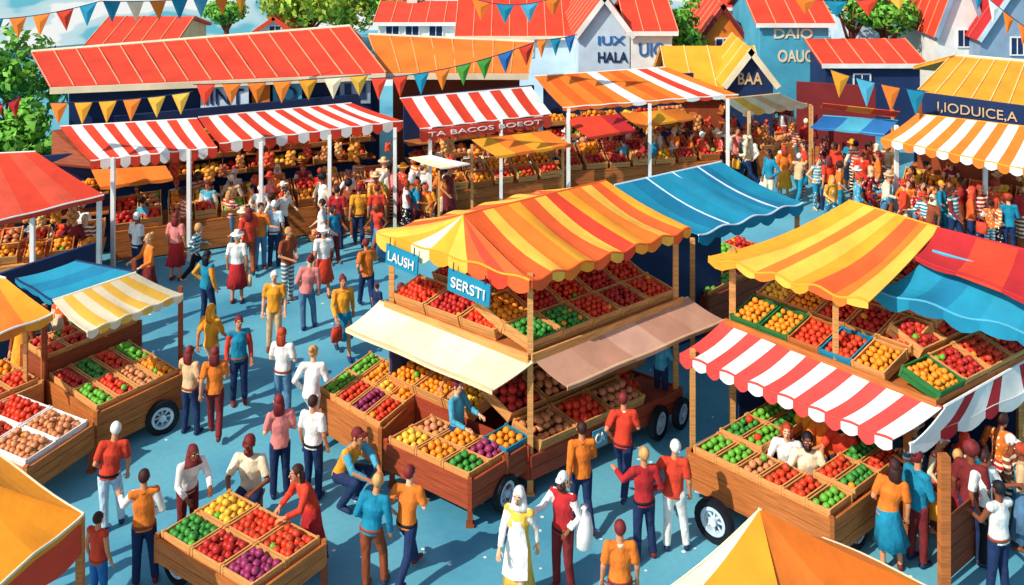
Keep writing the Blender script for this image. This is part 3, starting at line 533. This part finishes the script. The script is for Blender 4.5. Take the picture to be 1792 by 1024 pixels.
cart('small table of tomatoes and oranges beside the post',c,.3,.95,[['tomato','apple'],['orange','tomato']],'lwood',3,[],c)
c=[G(-90,760,.85),G(45,818,.85),G(160,742,.85)]; c.append(c[0]+c[2]-c[1])
cart('low wooden cart with white divided trays of apples and potatoes',c,.4,.85,[['tomato','potato'],['tomato','potato']],'wood',3,[],[c[1]+V((.1,.1,0)),c[2],c[0]],'white',inner='cream')
c=[G(275,938,.9),G(442,1038,.9),G(567,948,.9)]; c.append(c[0]+c[2]-c[1])
cart('small market cart with divided trays of limes, lemons and tomatoes',c,.55,.9,[['cabbage','apple','plum'],['lemon','tomato','tomato']],'wood',2,[(G(312,1020)+Z*.28,(-.5,-.85,0),.28)],[c[2],c[1]],'lwood',r=.058,inner='cream')
# ---------- far stalls
def shop(label,p,q,depth,h,nc,kinds,pc='white',cc='wood',wc='navy',npst=4,shelves=2,r=.09):
    T=thing('market_stall',label,'stall',(p+q)/2); d=q-p; dh=d.normalized(); n=V((-dh.y,dh.x,0)); L_=d.length
    b=B(); b.box(p+n*depth,d,n*.1,Z*h); b.part('back_wall',[M(wc,'paint')],T)  # wc is navy by default: interior shade put into the wall colour
    b=B(); boards(b,p,q,.05,.8,3); b.box(p+Z*.8,d,n*1.25,Z*.04); b.part('counter',[M(cc,'wood')],T)
    for i in range(npst): post(T,p-n*.5+d*(i/(npst-1))*.98+dh*.05,h-.2,.05,pc,'paint')
    for i in range(nc):
        w_=d/nc*U(.75,.95)
        crate(p+Z*.86+d*((i+.04)/nc)+n*U(0,.1),w_,n*.5+Z*U(.1,.2),U(.15,.25),random.choice(kinds),random.choice(['lwood','wood','lwood']),r*.8,random.choice([1,1,2]))
        crate(p+Z*1.02+d*((i+U(0,.1))/nc)+n*.64,w_,n*.5+Z*U(.15,.28),U(.15,.25),random.choice(kinds),random.choice(['lwood','wood','lwood']),r*.85,random.choice([1,2]))
        if R()<.6: basket(p-n*.42+d*((i+U(.2,.8))/nc),U(.2,.3))
    for s in range(shelves):
        z=1.25+.55*s; b=B(); o=p+n*(depth-.6); b.box(o+Z*z,d,n*.55,Z*.04); b.part('shelf',[M('wood','wood')],T)
        x=.05
        while x<L_-.6:
            w_=U(.4,.9); k=R()
            if k<.6: crate(o+dh*x+Z*(z+.05)-n*.05,dh*w_,n*.5+Z*U(.08,.2),U(.12,.2),random.choice(kinds),random.choice(['lwood','wood','lwood']),r*.95,random.choice([1,2]))
            elif k<.92: basket(o+dh*(x+.25)+n*.2+Z*(z+.05),U(.2,.27)); w_=.5
            x+=w_+U(.02,.12)
    for i in range(int(L_/.45)):
        bunch(p+n*U(-.1,.9)+d*((i+U(.1,.9))*.45/L_)+Z*(h-.6+U(-.12,.1)),U(.6,1.1))
    m=max(2,int(L_/.9))
    for i in range(m): rnd(0,0,at=p+n*1.5+d*((i+U(.2,.8))/m),rot=0,poses=('stand','reach','hold','lean','slouch'),apr=.6)
    return T
RW=['red','white']
T=shop('long market shed stall with red and white awnings and hanging goods',G(195,462),G(690,392),3.0,3.2,11,['orange','tomato','potato','lemon','potato','lime','apple'],npst=5,shelves=3)
awning(T,G(105,222,3.35),G(345,208,3.35),G(380,258,2.75),G(158,282,2.75),(RW*7)[:13],None,.05,.3,'striped_awning',trim='white')
awning(T,G(347,206,3.4),G(615,181,3.25),G(705,212,2.85),G(384,252,2.8),(RW*9)[:17],None,.05,.3,'striped_awning',trim='white')
awning(T,G(160,298,2.5),G(290,290,2.5),G(303,312,2.2),G(175,328,2.2),['orange','E8751F','orange'],None,.03,.08)
T=shop('bread and fruit stall under a red sheet roof',G(-60,535),G(178,505),2.4,2.8,5,['tomato','potato','orange'],npst=3,cc='lwood')
awning(T,G(-60,272,3.6),G(62,266,3.6),G(182,342,2.85),G(-60,402,2.8),['red','E2553A','red','E2553A','red'],None,.03,.1,'roof',trim='white',scal=False)
T=shop('stall with striped awning and red lettered band',G(742,392),G(985,358),2.4,3.2,6,['orange','potato','tomato'],pc='white',npst=3)
awning(T,G(700,173,3.7),G(930,153,3.7),G(965,200,2.95),G(735,226,2.95),RW*6,None,.04,.0,'striped_awning',trim='white')
p,q=G(735,227,2.97)-V((0,.12,0)),G(965,201,2.97)-V((0,.12,0)); b=B(); b.box(p-Z*.26,q-p,V((0,.05,0)),Z*.26)
for i in range(14): t=(i+.5)/14; w_=(q-p)/28*.92; x=lerp(p,q,t)-Z*.258; b.add([x-w_,x+w_,x+w_*.5-Z*.09,x-w_*.5-Z*.09],[(0,1,2,3)])
bp=b.part('name_band',[M('red','paint')],T); lettering(T,'TA BACOS BOEOT',p-Z*.2+(q-p)*.06,q-p,Z,(q-p).length*.86,.13,'white',off=.02,bold=0)
awning(T,G(825,245,2.7),G(960,229,2.7),G(1000,254,2.35),G(868,274,2.3),['amber','orange','amber','orange'],None,.03,.07); post(T,G(826,395),2.4,.04,'lwood'); post(T,G(985,385),2.3,.04,'lwood')
T=thing('market_umbrella','flat cream parasol over a small table','umbrella',G(768,430)); awning(T,G(715,277,2.2),G(755,272,2.2),G(822,287,2.05),G(770,295,2.05),['cream','white'],None,.03,.03); post(T,G(768,430),2.1,.03,'lwood')
T=shop('stall under an orange and white striped roof',G(985,348),G(1265,325),2.4,3.2,7,['potato','apple','orange'],npst=3,pc='white')
awning(T,G(935,134,3.8),G(1165,118,3.8),G(1292,166,3.0),G(985,189,3.0),['orange','E8651F','orange','E8651F','orange','white','orange','E8651F','orange','white','red','white','orange'],None,.04,.12,'striped_awning',trim='white')
awning(T,G(985,208,2.7),G(1082,200,2.7),G(1112,228,2.3),G(1030,241,2.3),['red','E0452A','crimson'],None,.03,.07)
awning(T,G(1085,199,2.7),G(1188,190,2.7),G(1218,206,2.35),G(1118,222,2.3),['orange','amber','orange'],None,.03,.06)
T=shop('small stall with cream awning',G(1295,312),G(1405,300),1.9,2.6,3,['potato','tomato'],npst=2,pc='tan')
awning(T,G(1265,174,2.9),G(1365,164,2.9),G(1412,182,2.35),G(1300,198,2.3),['cream','yellow','cream','tan','cream','cream'],None,.03,.15,trim='tan')
T=thing('market_stall','small stall with blue and red awnings and slatted front','stall',G(1490,300))
awning(T,G(1440,180,3.3),G(1575,195,3.2),G(1568,203,3.0),G(1436,187,3.1),['red','orange','red'],None,.02,.05)
awning(T,G(1440,203,2.8),G(1572,212,2.8),G(1548,236,2.4),G(1418,222,2.4),['blue','sky','blue'],None,.03,.06,trim='sky')
b=B(); p,q=G(1418,318),G(1562,330)
for i in range(16): b.box(lerp(p,q,i/16),(q-p)*.05,V((0,.04,0)),Z*(1.1+.1*(i%3)))
b.part('slatted_front',[M('wood','wood')],T)
b=B(); b.box(p+V((0,1.5,0)),q-p,V((0,.1,0)),Z*3); b.part('back_wall',[M('maroon','paint')],T)
for t in (0,1): post(T,lerp(p,q,t),2.6,.04,'lwood')
T=shop('corner shop stall with orange and white awning and piled goods',G(1572,395),G(1900,460),2.4,3.3,8,['potato','orange','tomato','lemon'],npst=3,shelves=3,r=.1)
awning(T,G(1604,200,3.45),G(1880,232,3.45),G(1860,312,2.75),G(1542,243,2.8),['orange','white']*7+['orange'],None,.05,.22,'striped_awning',trim='amber')
# ---------- buildings
def roofslab(b,A,Bq,C,Dq,n,m=0,ms=1,th=.1):
    b.quad(A,Bq,C,Dq,th,m); nn=(Bq-A).cross(Dq-A).normalized()
    if nn.z<0: nn=-nn
    for i in range(n+1):
        t=i/n; p,q=lerp(A,Bq,t),lerp(Dq,C,t); d=(Bq-A).normalized()*.018; b.add([p-d,p+d,q+d,q-d,p-d+nn*.03,p+d+nn*.03,q+d+nn*.03,q-d+nn*.03],[(4,5,6,7),(0,1,5,4),(1,2,6,5),(2,3,7,6),(3,0,4,7)],ms)
SEAM={'red':'F7A078','amber':'FDD38A','orange':'F9B06A','maroon':'B5523E','crimson':'E86A50'}
def window(T,p,rx,w,h):
    b=B(); b.box(p,rx*w,V((0,-.03,0)),Z*h); 
    o=b.part('window',[M('navy','metal')],T); b=B(); f=.05
    for q,d1,d2 in ((p-rx*f,rx*f,Z*h),(p+rx*w,rx*f,Z*h),(p-rx*f-Z*f,rx*(w+2*f),Z*f),(p-rx*f+Z*h,rx*(w+2*f),Z*f),(p+rx*(w/2-.015),rx*.03,Z*h)): b.box(q,d1,V((0,-.06,0)),d2)
    b.part('frame',[M('white','paint')],T,o)
def house(u0,u1,ve,Y,dep,vr,wall,roof,ax='x',wins=(),lab='house',seam='white',chim=None,text=None,door=None):
    x0=(u0-896)*Y/F; x1=(u1-896)*Y/F; ze=H-(ve-HY)*Y/F; T=thing('house',lab,'house',V(((x0+x1)/2,Y,0)))
    y1=Y+dep; ym=Y+dep/2; xm=(x0+x1)/2; b=B()
    if ax=='x':
        zr=H-(vr-HY)*ym/F; zr=max(zr,ze+.5)
        b.add([(x0,Y,0),(x0,y1,0),(x0,y1,ze),(x0,ym,zr),(x0,Y,ze),(x1,Y,0),(x1,y1,0),(x1,y1,ze),(x1,ym,zr),(x1,Y,ze)],[(0,1,2,3,4),(5,9,8,7,6),(0,4,9,5),(1,6,7,2)])
    else:
        zr=H-(vr-HY)*Y/F
        b.add([(x0,Y,0),(x1,Y,0),(x1,Y,ze),(xm,Y,zr),(x0,Y,ze),(x0,y1,0),(x1,y1,0),(x1,y1,ze),(xm,y1,zr),(x0,y1,ze)],[(0,1,2,3,4),(5,9,8,7,6),(0,4,9,5),(1,6,7,2)])
    b.part('wall',[M(wall,'paint')],T)
    b=B(); o=.22
    if ax=='x':
        sl=(zr-ze)/(dep/2); n=max(3,int((x1-x0)/.7))
        roofslab(b,V((x0-o,ym,zr+.1)),V((x1+o,ym,zr+.1)),V((x1+o,Y-o,ze-sl*o+.1)),V((x0-o,Y-o,ze-sl*o+.1)),n,0,2)
        roofslab(b,V((x0-o,ym,zr+.1)),V((x1+o,ym,zr+.1)),V((x1+o,y1+o,ze-sl*o+.1)),V((x0-o,y1+o,ze-sl*o+.1)),n,0,2)
        b.box(V((x0-o,Y-o-.04,ze-sl*o-.06)),(x1-x0+2*o,0,0),(0,.04,0),(0,0,.17),1)
    else:
        sl=(zr-ze)/((x1-x0)/2)
        for x in (x0,x1):
            sg=-1 if x==x0 else 1
            roofslab(b,V((xm,Y-o,zr+.1)),V((xm,y1+o,zr+.1)),V((x+sg*o,y1+o,ze-sl*o+.1)),V((x+sg*o,Y-o,ze-sl*o+.1)),max(3,int(dep/.7)),0,2)
            b.quad(V((xm,Y-o-.03,zr+.13)),V((xm,Y-o,zr+.13)),V((x+sg*o,Y-o,ze-sl*o+.13)),V((x+sg*o,Y-o-.03,ze-sl*o+.13)),.2,1)
    ro=b.part('roof',[M(roof,'roof'),M(seam,'paint'),M(SEAM.get(roof,seam),'paint')],T)
    W=x1-x0
    for fx,z0,ww,hh in wins: window(T,V((x0+fx*W,Y-.003,ze*z0)),V((1,0,0)),ww,hh)
    if chim:
        cx=x0+chim*W; b=B(); b.box((cx,ym-.3,zr-.6),(.5,0,0),(0,.5,0),(0,0,1.3)); b.box((cx-.05,ym-.35,zr+.7),(.6,0,0),(0,.6,0),(0,0,.1)); b.part('chimney',[M('white','paint')],T,ro)
    for s,fx,z0,ww,hh,cc in (text or ()): lettering(T,s,V((x0+fx*W,Y,ze*z0)),V((1,0,0)),Z,ww,hh,cc,off=.03,bold=.02)
    return T
def shed(label,e0,e1_,r0_,r1_,roofc,wallc,n=16):
    T=thing('market_hall',label,'building',V(((e0.x+e1_.x)/2,e0.y,0))); b=B(); roofslab(b,r0_,r1_,e1_,e0,n,0,2)
    d=(e1_-e0); b.box(e0-Z*.22,d,V((0,-.05,0)),Z*.2,1); b.tube([r0_+Z*.03,r1_+Z*.03],[.06,.06],6,1); bk0=r0_+V((0,3,-1.0)); bk1=r1_+V((0,3,-1.0)); roofslab(b,r0_,r1_,bk1,bk0,n,0,2)
    b.part('roof',[M(roofc,'roof'),M('cream','paint'),M(SEAM[roofc],'paint')],T)
    b=B(); p=V((e0.x+.3,e0.y+.6,0)); q=V((e1_.x-.3,e1_.y+.6,0)); b.box(p,q-p,V((0,.15,0)),Z*(min(e0.z,e1_.z)-.05)); b.part('wall',[M(wallc,'paint')],T)
    return T,p,q
T,p,q=shed('long red-roofed market hall with navy front wall',D(88,152,30),D(675,127,31.5),D(55,92,32.6),D(612,47,34.6),'red','navy',15)
for u0,u1,c in ((345,430,'pale'),(468,520,'sky'),(585,640,'grey'),(432,464,'orange')):
    x0=(u0-896)*30.6/F; x1=(u1-896)*30.6/F; yy=lerp(p,q,(x0-p.x)/(q.x-p.x)).y-.3; b=B(); b.box((x0,yy,2.9),(x1-x0,0,0),(0,.05,0),(0,0,.95)); b.part('wall_panel',[M(c,'paint')],T)
    if c!='orange':
        lettering(T,{'pale':'IINT','sky':'O','grey':'II'}[c],V((x0+.15,yy,3.05)),V((1,0,0)),Z,(x1-x0)-.3,.5,'navy',off=.03)
shed('orange-roofed market hall with boarded wall',D(668,127,32.5),D(925,128,33),D(645,62,35),D(935,75,35.5),'orange','brown',8)
T,p,q=shed('yellow-roofed corner shop with navy sign band',D(1606,158,29.3),D(1900,205,27.5),D(1665,98,31.6),D(1900,118,30.6),'amber','brown',9)
o1,o2=D(1616,205,28.6),D(1900,245,27.2); b=B(); b.box(o1,o2-o1,V((0,.1,0)),Z*.72); b.part('sign_band',[M('navy','paint')],T); lettering(T,'I,IODUICE,A',o1+(o2-o1)*.09+Z*.2,(o2-o1),Z,(o2-o1).length*.5,.32,'tan',off=.03,bold=0)
house(1180,1330,160,34.5,3.5,85,'brown','amber','x',(),'brown shop with yellow roof','cream')
house(1272,1352,140,34.0,2.5,88,'navy','amber','y',(),'navy gabled shop front with letters','cream',text=(('BAA',.24,.95,.85,.42,'tan'),))
house(1330,1450,40,40,5,-20,'sky','red','x',(),'light blue house with red roof and letters','white',text=(('DAIO',.2,.84,1.6,.42,'cream'),('OAUO',.26,.6,1.5,.5,'cream')))
house(1445,1610,112,38,4,72,'navy','red','x',((.3,.6,.6,.7),),'low dark house with red roof','white')
house(1640,1720,45,42,6,-60,'white','red','y',((.45,.75,.5,.7),),'white gabled house with dark roof','grey')
house(1715,1850,60,41,6,-40,'grey','crimson','y',((.4,.75,.5,.7),),'blue grey gabled house','pale')
house(1490,1680,25,48,5,-30,'pale','red','x',((.3,.8,.6,.8),),'pale house with red roof','white')
house(1012,1102,55,39,6,-5,'pale','red','y',(),'pale blue gabled house with letters','white',text=(('IUX',.38,.86,1.1,.36,'blue'),('HALA',.38,.68,1.2,.42,'navy')))
house(1104,1176,55,39,5,2,'white','red','x',(),'white house with red roof and letters','white',text=(('UIO',.2,.74,1.05,.55,'blue'),))
house(805,1010,62,43,6,-8,'pale','red','x',((.1,.7,.6,.7),(.3,.7,.6,.7),(.5,.7,.6,.7)),'pale house with long red tiled roof','cream',.6)
house(662,800,40,46,5,5,'white','red','x',((.1,.72,.6,.8),(.35,.72,.6,.8),(.65,.72,.6,.8)),'white cottage with arched windows','white',.3)
house(1178,1240,60,46,4,20,'red','maroon','x',((.3,.7,.5,.6),),'small red house behind stalls','white')
house(1228,1300,60,43,5,10,'orange','red','y',((.35,.7,.6,.7),),'orange gabled house with window','maroon')
house(160,300,78,44,5,32,'tan','red','x',((.3,.7,.6,.7),),'tan house with red roof behind the market hall','maroon')
house(440,520,60,52,4,32,'white','red','y',((.4,.8,.6,.7),),'small white house with red roof','red')
house(1560,1660,5,56,4,-60,'cream','red','x',(),'cream house with red roof','white')
house(1240,1330,10,54,4,-50,'pink','red','x',((.4,.9,.6,.8),),'pink house with red roof','white')
b=B(); b.quad(G(92,228,3.2),G(112,225,3.2),G(165,292,2.6),G(90,285,2.6),.08); b.top('wooden_fence',[M('brown','wood')],G(110,260,2.6)*1,'brown boarded lean-to panel beside the awning','fence')
# ---------- trees
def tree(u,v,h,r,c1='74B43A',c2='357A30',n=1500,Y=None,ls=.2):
    P=V(((u-896)*Y/F,Y,0)) if Y else G(u,v); T=thing('tree','leafy green tree behind the market','tree',P); b=B()
    b.tube([P,P+V((.05,0,h*.35)),P+V((-.05,.1,h*.6)),P+Z*h*.85],[.2,.15,.1,.03],8); ends=[]
    for i in range(7):
        a=i*.9; d=V((math.cos(a)*r*.7,math.sin(a)*r*.7,h*U(.55,.9))); b.tube([P+Z*h*U(.3,.5),P+d*.6+Z*h*.25*.6,P+d],[.09,.05,.02],6); ends.append(P+d)
    b.part('trunk',[M('dwood','wood')],T); b=B()
    cl=[(e_,r*U(.35,.55)) for e_ in ends]+[(P+V((U(-1,1)*r*.6,U(-1,1)*r*.6,h*U(.6,1))),r*U(.25,.5)) for _ in range(9)]
    for i in range(n):
        c,rr=random.choice(cl); d=V((random.gauss(0,1),random.gauss(0,1),random.gauss(0,1))).normalized(); p=c+d*rr*U(.75,1.05); s=U(ls/2,ls)
        t=V((U(-1,1),U(-1,1),U(-1,1))).normalized(); t=(t-d*t.dot(d)*.7).normalized(); w_=t.cross(d).normalized()
        b.add([p-t*s,p+w_*s*.5,p+t*s,p-w_*s*.5],[(0,1,2,3)],0 if R()<.5+.45*(d.z-.3*d.x>0) else 1)  # paler leaves on top and sunward side: sunlight put into the leaf colour
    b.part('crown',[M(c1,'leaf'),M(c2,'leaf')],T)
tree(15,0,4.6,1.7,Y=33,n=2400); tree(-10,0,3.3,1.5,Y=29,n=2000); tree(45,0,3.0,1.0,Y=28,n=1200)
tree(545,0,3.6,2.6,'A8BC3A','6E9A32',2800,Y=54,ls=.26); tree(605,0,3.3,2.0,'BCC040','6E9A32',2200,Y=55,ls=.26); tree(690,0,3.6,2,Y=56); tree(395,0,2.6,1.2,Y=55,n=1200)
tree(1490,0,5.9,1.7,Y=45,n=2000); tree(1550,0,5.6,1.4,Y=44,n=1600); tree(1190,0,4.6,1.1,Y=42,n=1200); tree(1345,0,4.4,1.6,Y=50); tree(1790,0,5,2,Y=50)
# ---------- bunting
def bunt(p,q,sag,cols,sz=.6,th=None):
    n=len(cols); T=thing('bunting','string of colourful triangular pennants across the market','bunting',lerp(p,q,.5)); b=B(); m=2*n
    f=lambda t:lerp(p,q,t)-Z*sag*4*t*(1-t)
    b.tube([f(i/m) for i in range(m+1)],[.012]*(m+1),5); b.part('cord',[M('navy')],T)
    for i,c in enumerate(cols):
        a=f((i+.12)/n); d=f((i+.88)/n); md=(a+d)/2-Z*sz+V((0,U(-.12,.12),0)); b=B(); k=(a+d+md)/3+V((0,-.05,0)); b.add([a,d,md,k],[(0,1,3),(1,2,3),(2,0,3)]); b.part('pennant',[M(c)],T)
bunt(D(-30,34,27),D(175,2,27),.12,['teal','orange','orange','red','teal'],.6)
bunt(D(175,2,27),D(440,-14,30),.1,['teal','cream','orange','teal','sky','orange','amber'],.6)
bunt(D(-20,185,24),D(40,165,24),.1,['red','crimson'],.5)
bunt(D(82,180,26),D(338,160,26),.08,['orange','amber','amber','orange','yellow','yellow'],.58)
bunt(D(338,148,27),D(650,130,27),.05,['red','orange','orange','orange','amber','cream','yellow'],.6)
bunt(D(645,138,27),D(940,72,27),.2,['red','red','teal','orange','green','green','blue','red'],.6)
bunt(D(935,70,29),D(1010,60,29),.05,['orange','teal','blue'],.55)
bunt(D(820,-5,30),D(990,-12,30),.3,['orange','teal','sky','orange'],.6)
bunt(D(1448,120,28),D(1625,160,28),.1,['amber','sky','orange','teal'],.75)
bunt(D(1700,-30,28),D(1830,70,28),.1,['teal','white','orange','orange','yellow'],.6)
bunt(D(1380,-10,30),D(1600,-20,30),.3,['orange','teal','red','yellow'],.5)
# ---------- people in the square
A_=person
A_(197,925,'slouch','red','pale','white','short',200); A_(252,1024,'point','orange','navy','hair','short',200,tk='vest',under='white')
A_(172,1068,'stand','red','blue','hair','short',160,sc_=.82,tk='vest'); A_(328,952,'bow','white','maroon','maroon','scarf',40,'dskin','sweater'); A_(436,925,'sit','cream','navy','maroon','cap',-5,'dskin',tk='shirt',sc_=1.15,beard='maroon')
b=B(); q=G(436,925); 
for dx,dy in ((-.14,0),(.14,0),(-.14,.24),(.14,.24)): b.box(q+V((dx-.02,dy-.02,0)),(.04,0,0),(0,.04,0),(0,0,.43))
b.box(q+V((-.19,-.05,.43)),(.38,0,0),(0,.34,0),(0,0,.04)); b.top('wooden_stool',[M('wood','wood')],q,'wooden stool under the seated vendor','stool')
A_(490,868,'hold','pink','navy','maroon','long',200,'lskin',bag='tan'); A_(548,870,'stand','white','navy','hair','short',160); A_(545,995,'bow','red','crimson','hair','long',-55,tk='sweater',bk='dress')
A_(610,885,'crouch','amber','navy','maroon','cap',60,tk='vest',under='sky',sc_=1.15); A_(655,1030,'slouch','teal','brown','blond','short',170,tk='sweater'); A_(712,1020,'stride','orange','navy','maroon','short',150,'lskin')
A_(908,1062,'walk','yellow','yellow','white','scarf',-20,'lskin','vest','dress',under='white',apron='white'); A_(985,1030,'point','crimson','maroon','white','cap',-30,'dskin','vest',under='white',mir=True,beard='hair'); A_(1018,925,'walk','orange','navy','hair','short',190,tk='sweater')
b=B(); q=G(1022,1035)+Z*.95; b.tube([q-Z*.32,q-Z*.25,q,q+Z*.2,q+Z*.27,q+Z*.33],[.07,.13,.14,.1,.03,.06],12); b.top('cloth_sack',[M('white')],q,'white cloth sack carried by a man in cap','sack',True)
A_(1090,868,'stride','red','navy','maroon','short',160); A_(1127,978,'point','crimson','navy','blond','short',190,tk='sweater'); A_(1180,962,'hip','red','white','white','short',170)
A_(1085,1130,'stand','orange','brown','maroon','short',180); A_(0,0,'reach','sky','navy','maroon','short',150,sc_=.82,at=S(.93,.07,.36),tk='sweater')
A_(1560,1000,'slouch','orange','teal','hair','long',160,bk='skirt'); A_(1606,985,'hold','teal','maroon','maroon','bun',120,tk='sweater',bag='amber'); A_(1748,1048,'reach','white','navy','black','short',200,'dskin','vest'); A_(1722,985,'turn','white','black','hair','short',60,'dskin')
A_(480,612,'stand','amber','tan','white','short',5,'lskin'); A_(540,576,'slouch','pink','steel','maroon','bun',190,'lskin','sweater'); A_(600,622,'walk','amber','teal','maroon','bun',20,bk='skirt',tk='sweater',bag='red'); A_(642,545,'stride','orange','navy','maroon','short',200)
A_(415,530,'stand','white','crimson','white','hat',180,bk='skirt',bag='tan'); A_(495,730,'hold','white','steel','ginger','long',170,'lskin'); A_(545,778,'stride','white','white','blond','bun',160,'lskin','sweater',sc_=1.04)
A_(376,765,'walk','orange','maroon','maroon','long',190,sc_=.98); A_(332,758,'point','tan','navy','maroon','long',160,sc_=.95); A_(418,705,'stand','teal','navy','maroon','short',20,tk='vest',under='red')
A_(362,568,'hip','teal','navy','black','long',150,tk='vest',under='amber'); A_(566,520,'walk','white','red','white','hat',200,bk='skirt'); A_(628,432,'walk','amber','navy','maroon','short',190); A_(660,432,'stand','red','navy','maroon','short',190)
A_(690,590,'crouch','orange','navy','maroon','short',120); A_(660,575,'stand','navy','teal','maroon','bun',150,sc_=.6); A_(370,680,'walk','amber','cream','amber','scarf',160)
A_(308,490,'stand','pink','crimson','maroon','long',170,bk='skirt'); A_(240,490,'stand','white','navy','white','short',150,'dskin'); A_(455,470,'turn','orange','steel','hair','short',30); A_(480,465,'stand','pale','navy','white','short',180)
A_(435,480,'walk','red','brown','maroon','long',200); A_(590,435,'stand','crimson','navy','hair','short',180)
A_(800,836,'reach','sky','navy','maroon','bun',60,'lskin','sweater','dress',sc_=1.0)
for s,t,c in ((.25,.36,'maroon'),(.5,.4,'crimson'),(.75,.38,'tan'),(.12,.55,'orange')): A_(0,0,'lean',c,'navy','maroon','short',-40,'skin',at=S(s,t,.36),sc_=.95)
for u,v in ((1640,930),(1670,960),(1690,930),(1770,940),(1600,925),(1750,900),(1650,900),(1700,980),(1790,960)): rnd(u,v,poses=('stand','reach','hold','turn','slouch'),cols=DK)
for u,v in ((1270,560),(1225,560),(1180,560)): rnd(u,v,cols=DK)
rnd(45,1060,rot=60)
crowd(230,462,560,410,7,22); crowd(400,430,690,395,9,18); crowd(640,400,700,370,4,10,rot=180); crowd(60,500,160,490,3,3,rot=0); crowd(250,520,420,470,3,25); crowd(500,500,690,450,4,30)
crowd(720,360,960,330,14,14); crowd(700,400,800,390,7,10); crowd(700,425,760,410,4,6); crowd(1000,310,1270,290,18,12,cols=DK); crowd(1010,330,1270,315,14,8); crowd(1260,285,1410,275,12,12)
crowd(1330,335,1600,375,12,25); crowd(1590,430,1790,455,9,10,cols=DK); crowd(1570,405,1790,440,8,6,rot=0,cols=DK); crowd(1420,330,1560,345,6,10)
crowd(1270,300,1330,330,5,10); crowd(1330,300,1440,300,5,12,cols=DK); crowd(1540,400,1600,420,4,8); crowd(1440,390,1560,400,4,14)
crowd(1300,255,1420,262,7,8,cols=DK); crowd(380,440,600,420,3,18)
A_(1450,372,'walk','red','navy','maroon','long',190); A_(1372,350,'stand','orange','amber','ginger','long',180,bk='skirt'); A_(1508,362,'stand','red','navy','maroon','bun',170)
b=B()
for i in range(200):
    p=G(U(160,1600),U(480,1020)); p.z=.006; s=U(.015,.05); a=U(0,3); b.add([p+V((math.cos(a+k*1.257)*s,math.sin(a+k*1.257)*s*.8,0)) for k in range(5)],[(0,1,2,3,4)])
b.top('scattered_petals',[M('white','paint')],V((0,15,0)),'small white petals scattered over blue paving','petals',kind='stuff')
# ---------- produce objects
for k,lst in FR.items():
    lst.sort(key=lambda x:x[0].y); nm={'lime':'green_apple'}.get(k,k); mt=[M(FC[k],'fruit'),M('dgreen','leaf')]
    b=B(); b.ball((0,0,0),(1,1,.9 if k!='potato' else .75),0,12,8); b.tube([(0,0,.8),(.05,0,1.08)],[.1,.06],5,1)
    if k in('tomato','cabbage'):
        for j in range(5): a=j*1.257; b.add([(0,0,.93),(math.cos(a-.25)*.3,math.sin(a-.25)*.3,.9),(math.cos(a)*.55,math.sin(a)*.55,.82),(math.cos(a+.25)*.3,math.sin(a+.25)*.3,.9)],[(0,1,2,3)],1)
    me=b.mesh(nm,mt,smooth=True)
    for p,r in lst[:300]:
        o=bpy.data.objects.new(nm,me); o.location=p; o.scale=(r*1.02,)*3; o.rotation_euler=(U(-.6,.6),U(-.6,.6),U(0,6)); COL.objects.link(o)
        o['label']='fresh %s heaped in a market crate'%nm.replace('_',' '); o['category']=nm.replace('_',' '); o['group']='%s produce in crates'%nm.replace('_',' ')
    if len(lst)>300:
        b=B()
        for p,r in lst[300:]: b.ball(p,r*1.03,0,7,5)
        b.top('heaped_'+nm,mt[:1],V((0,20,0)),'heaps of %s filling the market stalls'%nm.replace('_',' '),nm.replace('_',' '),True,kind='stuff')
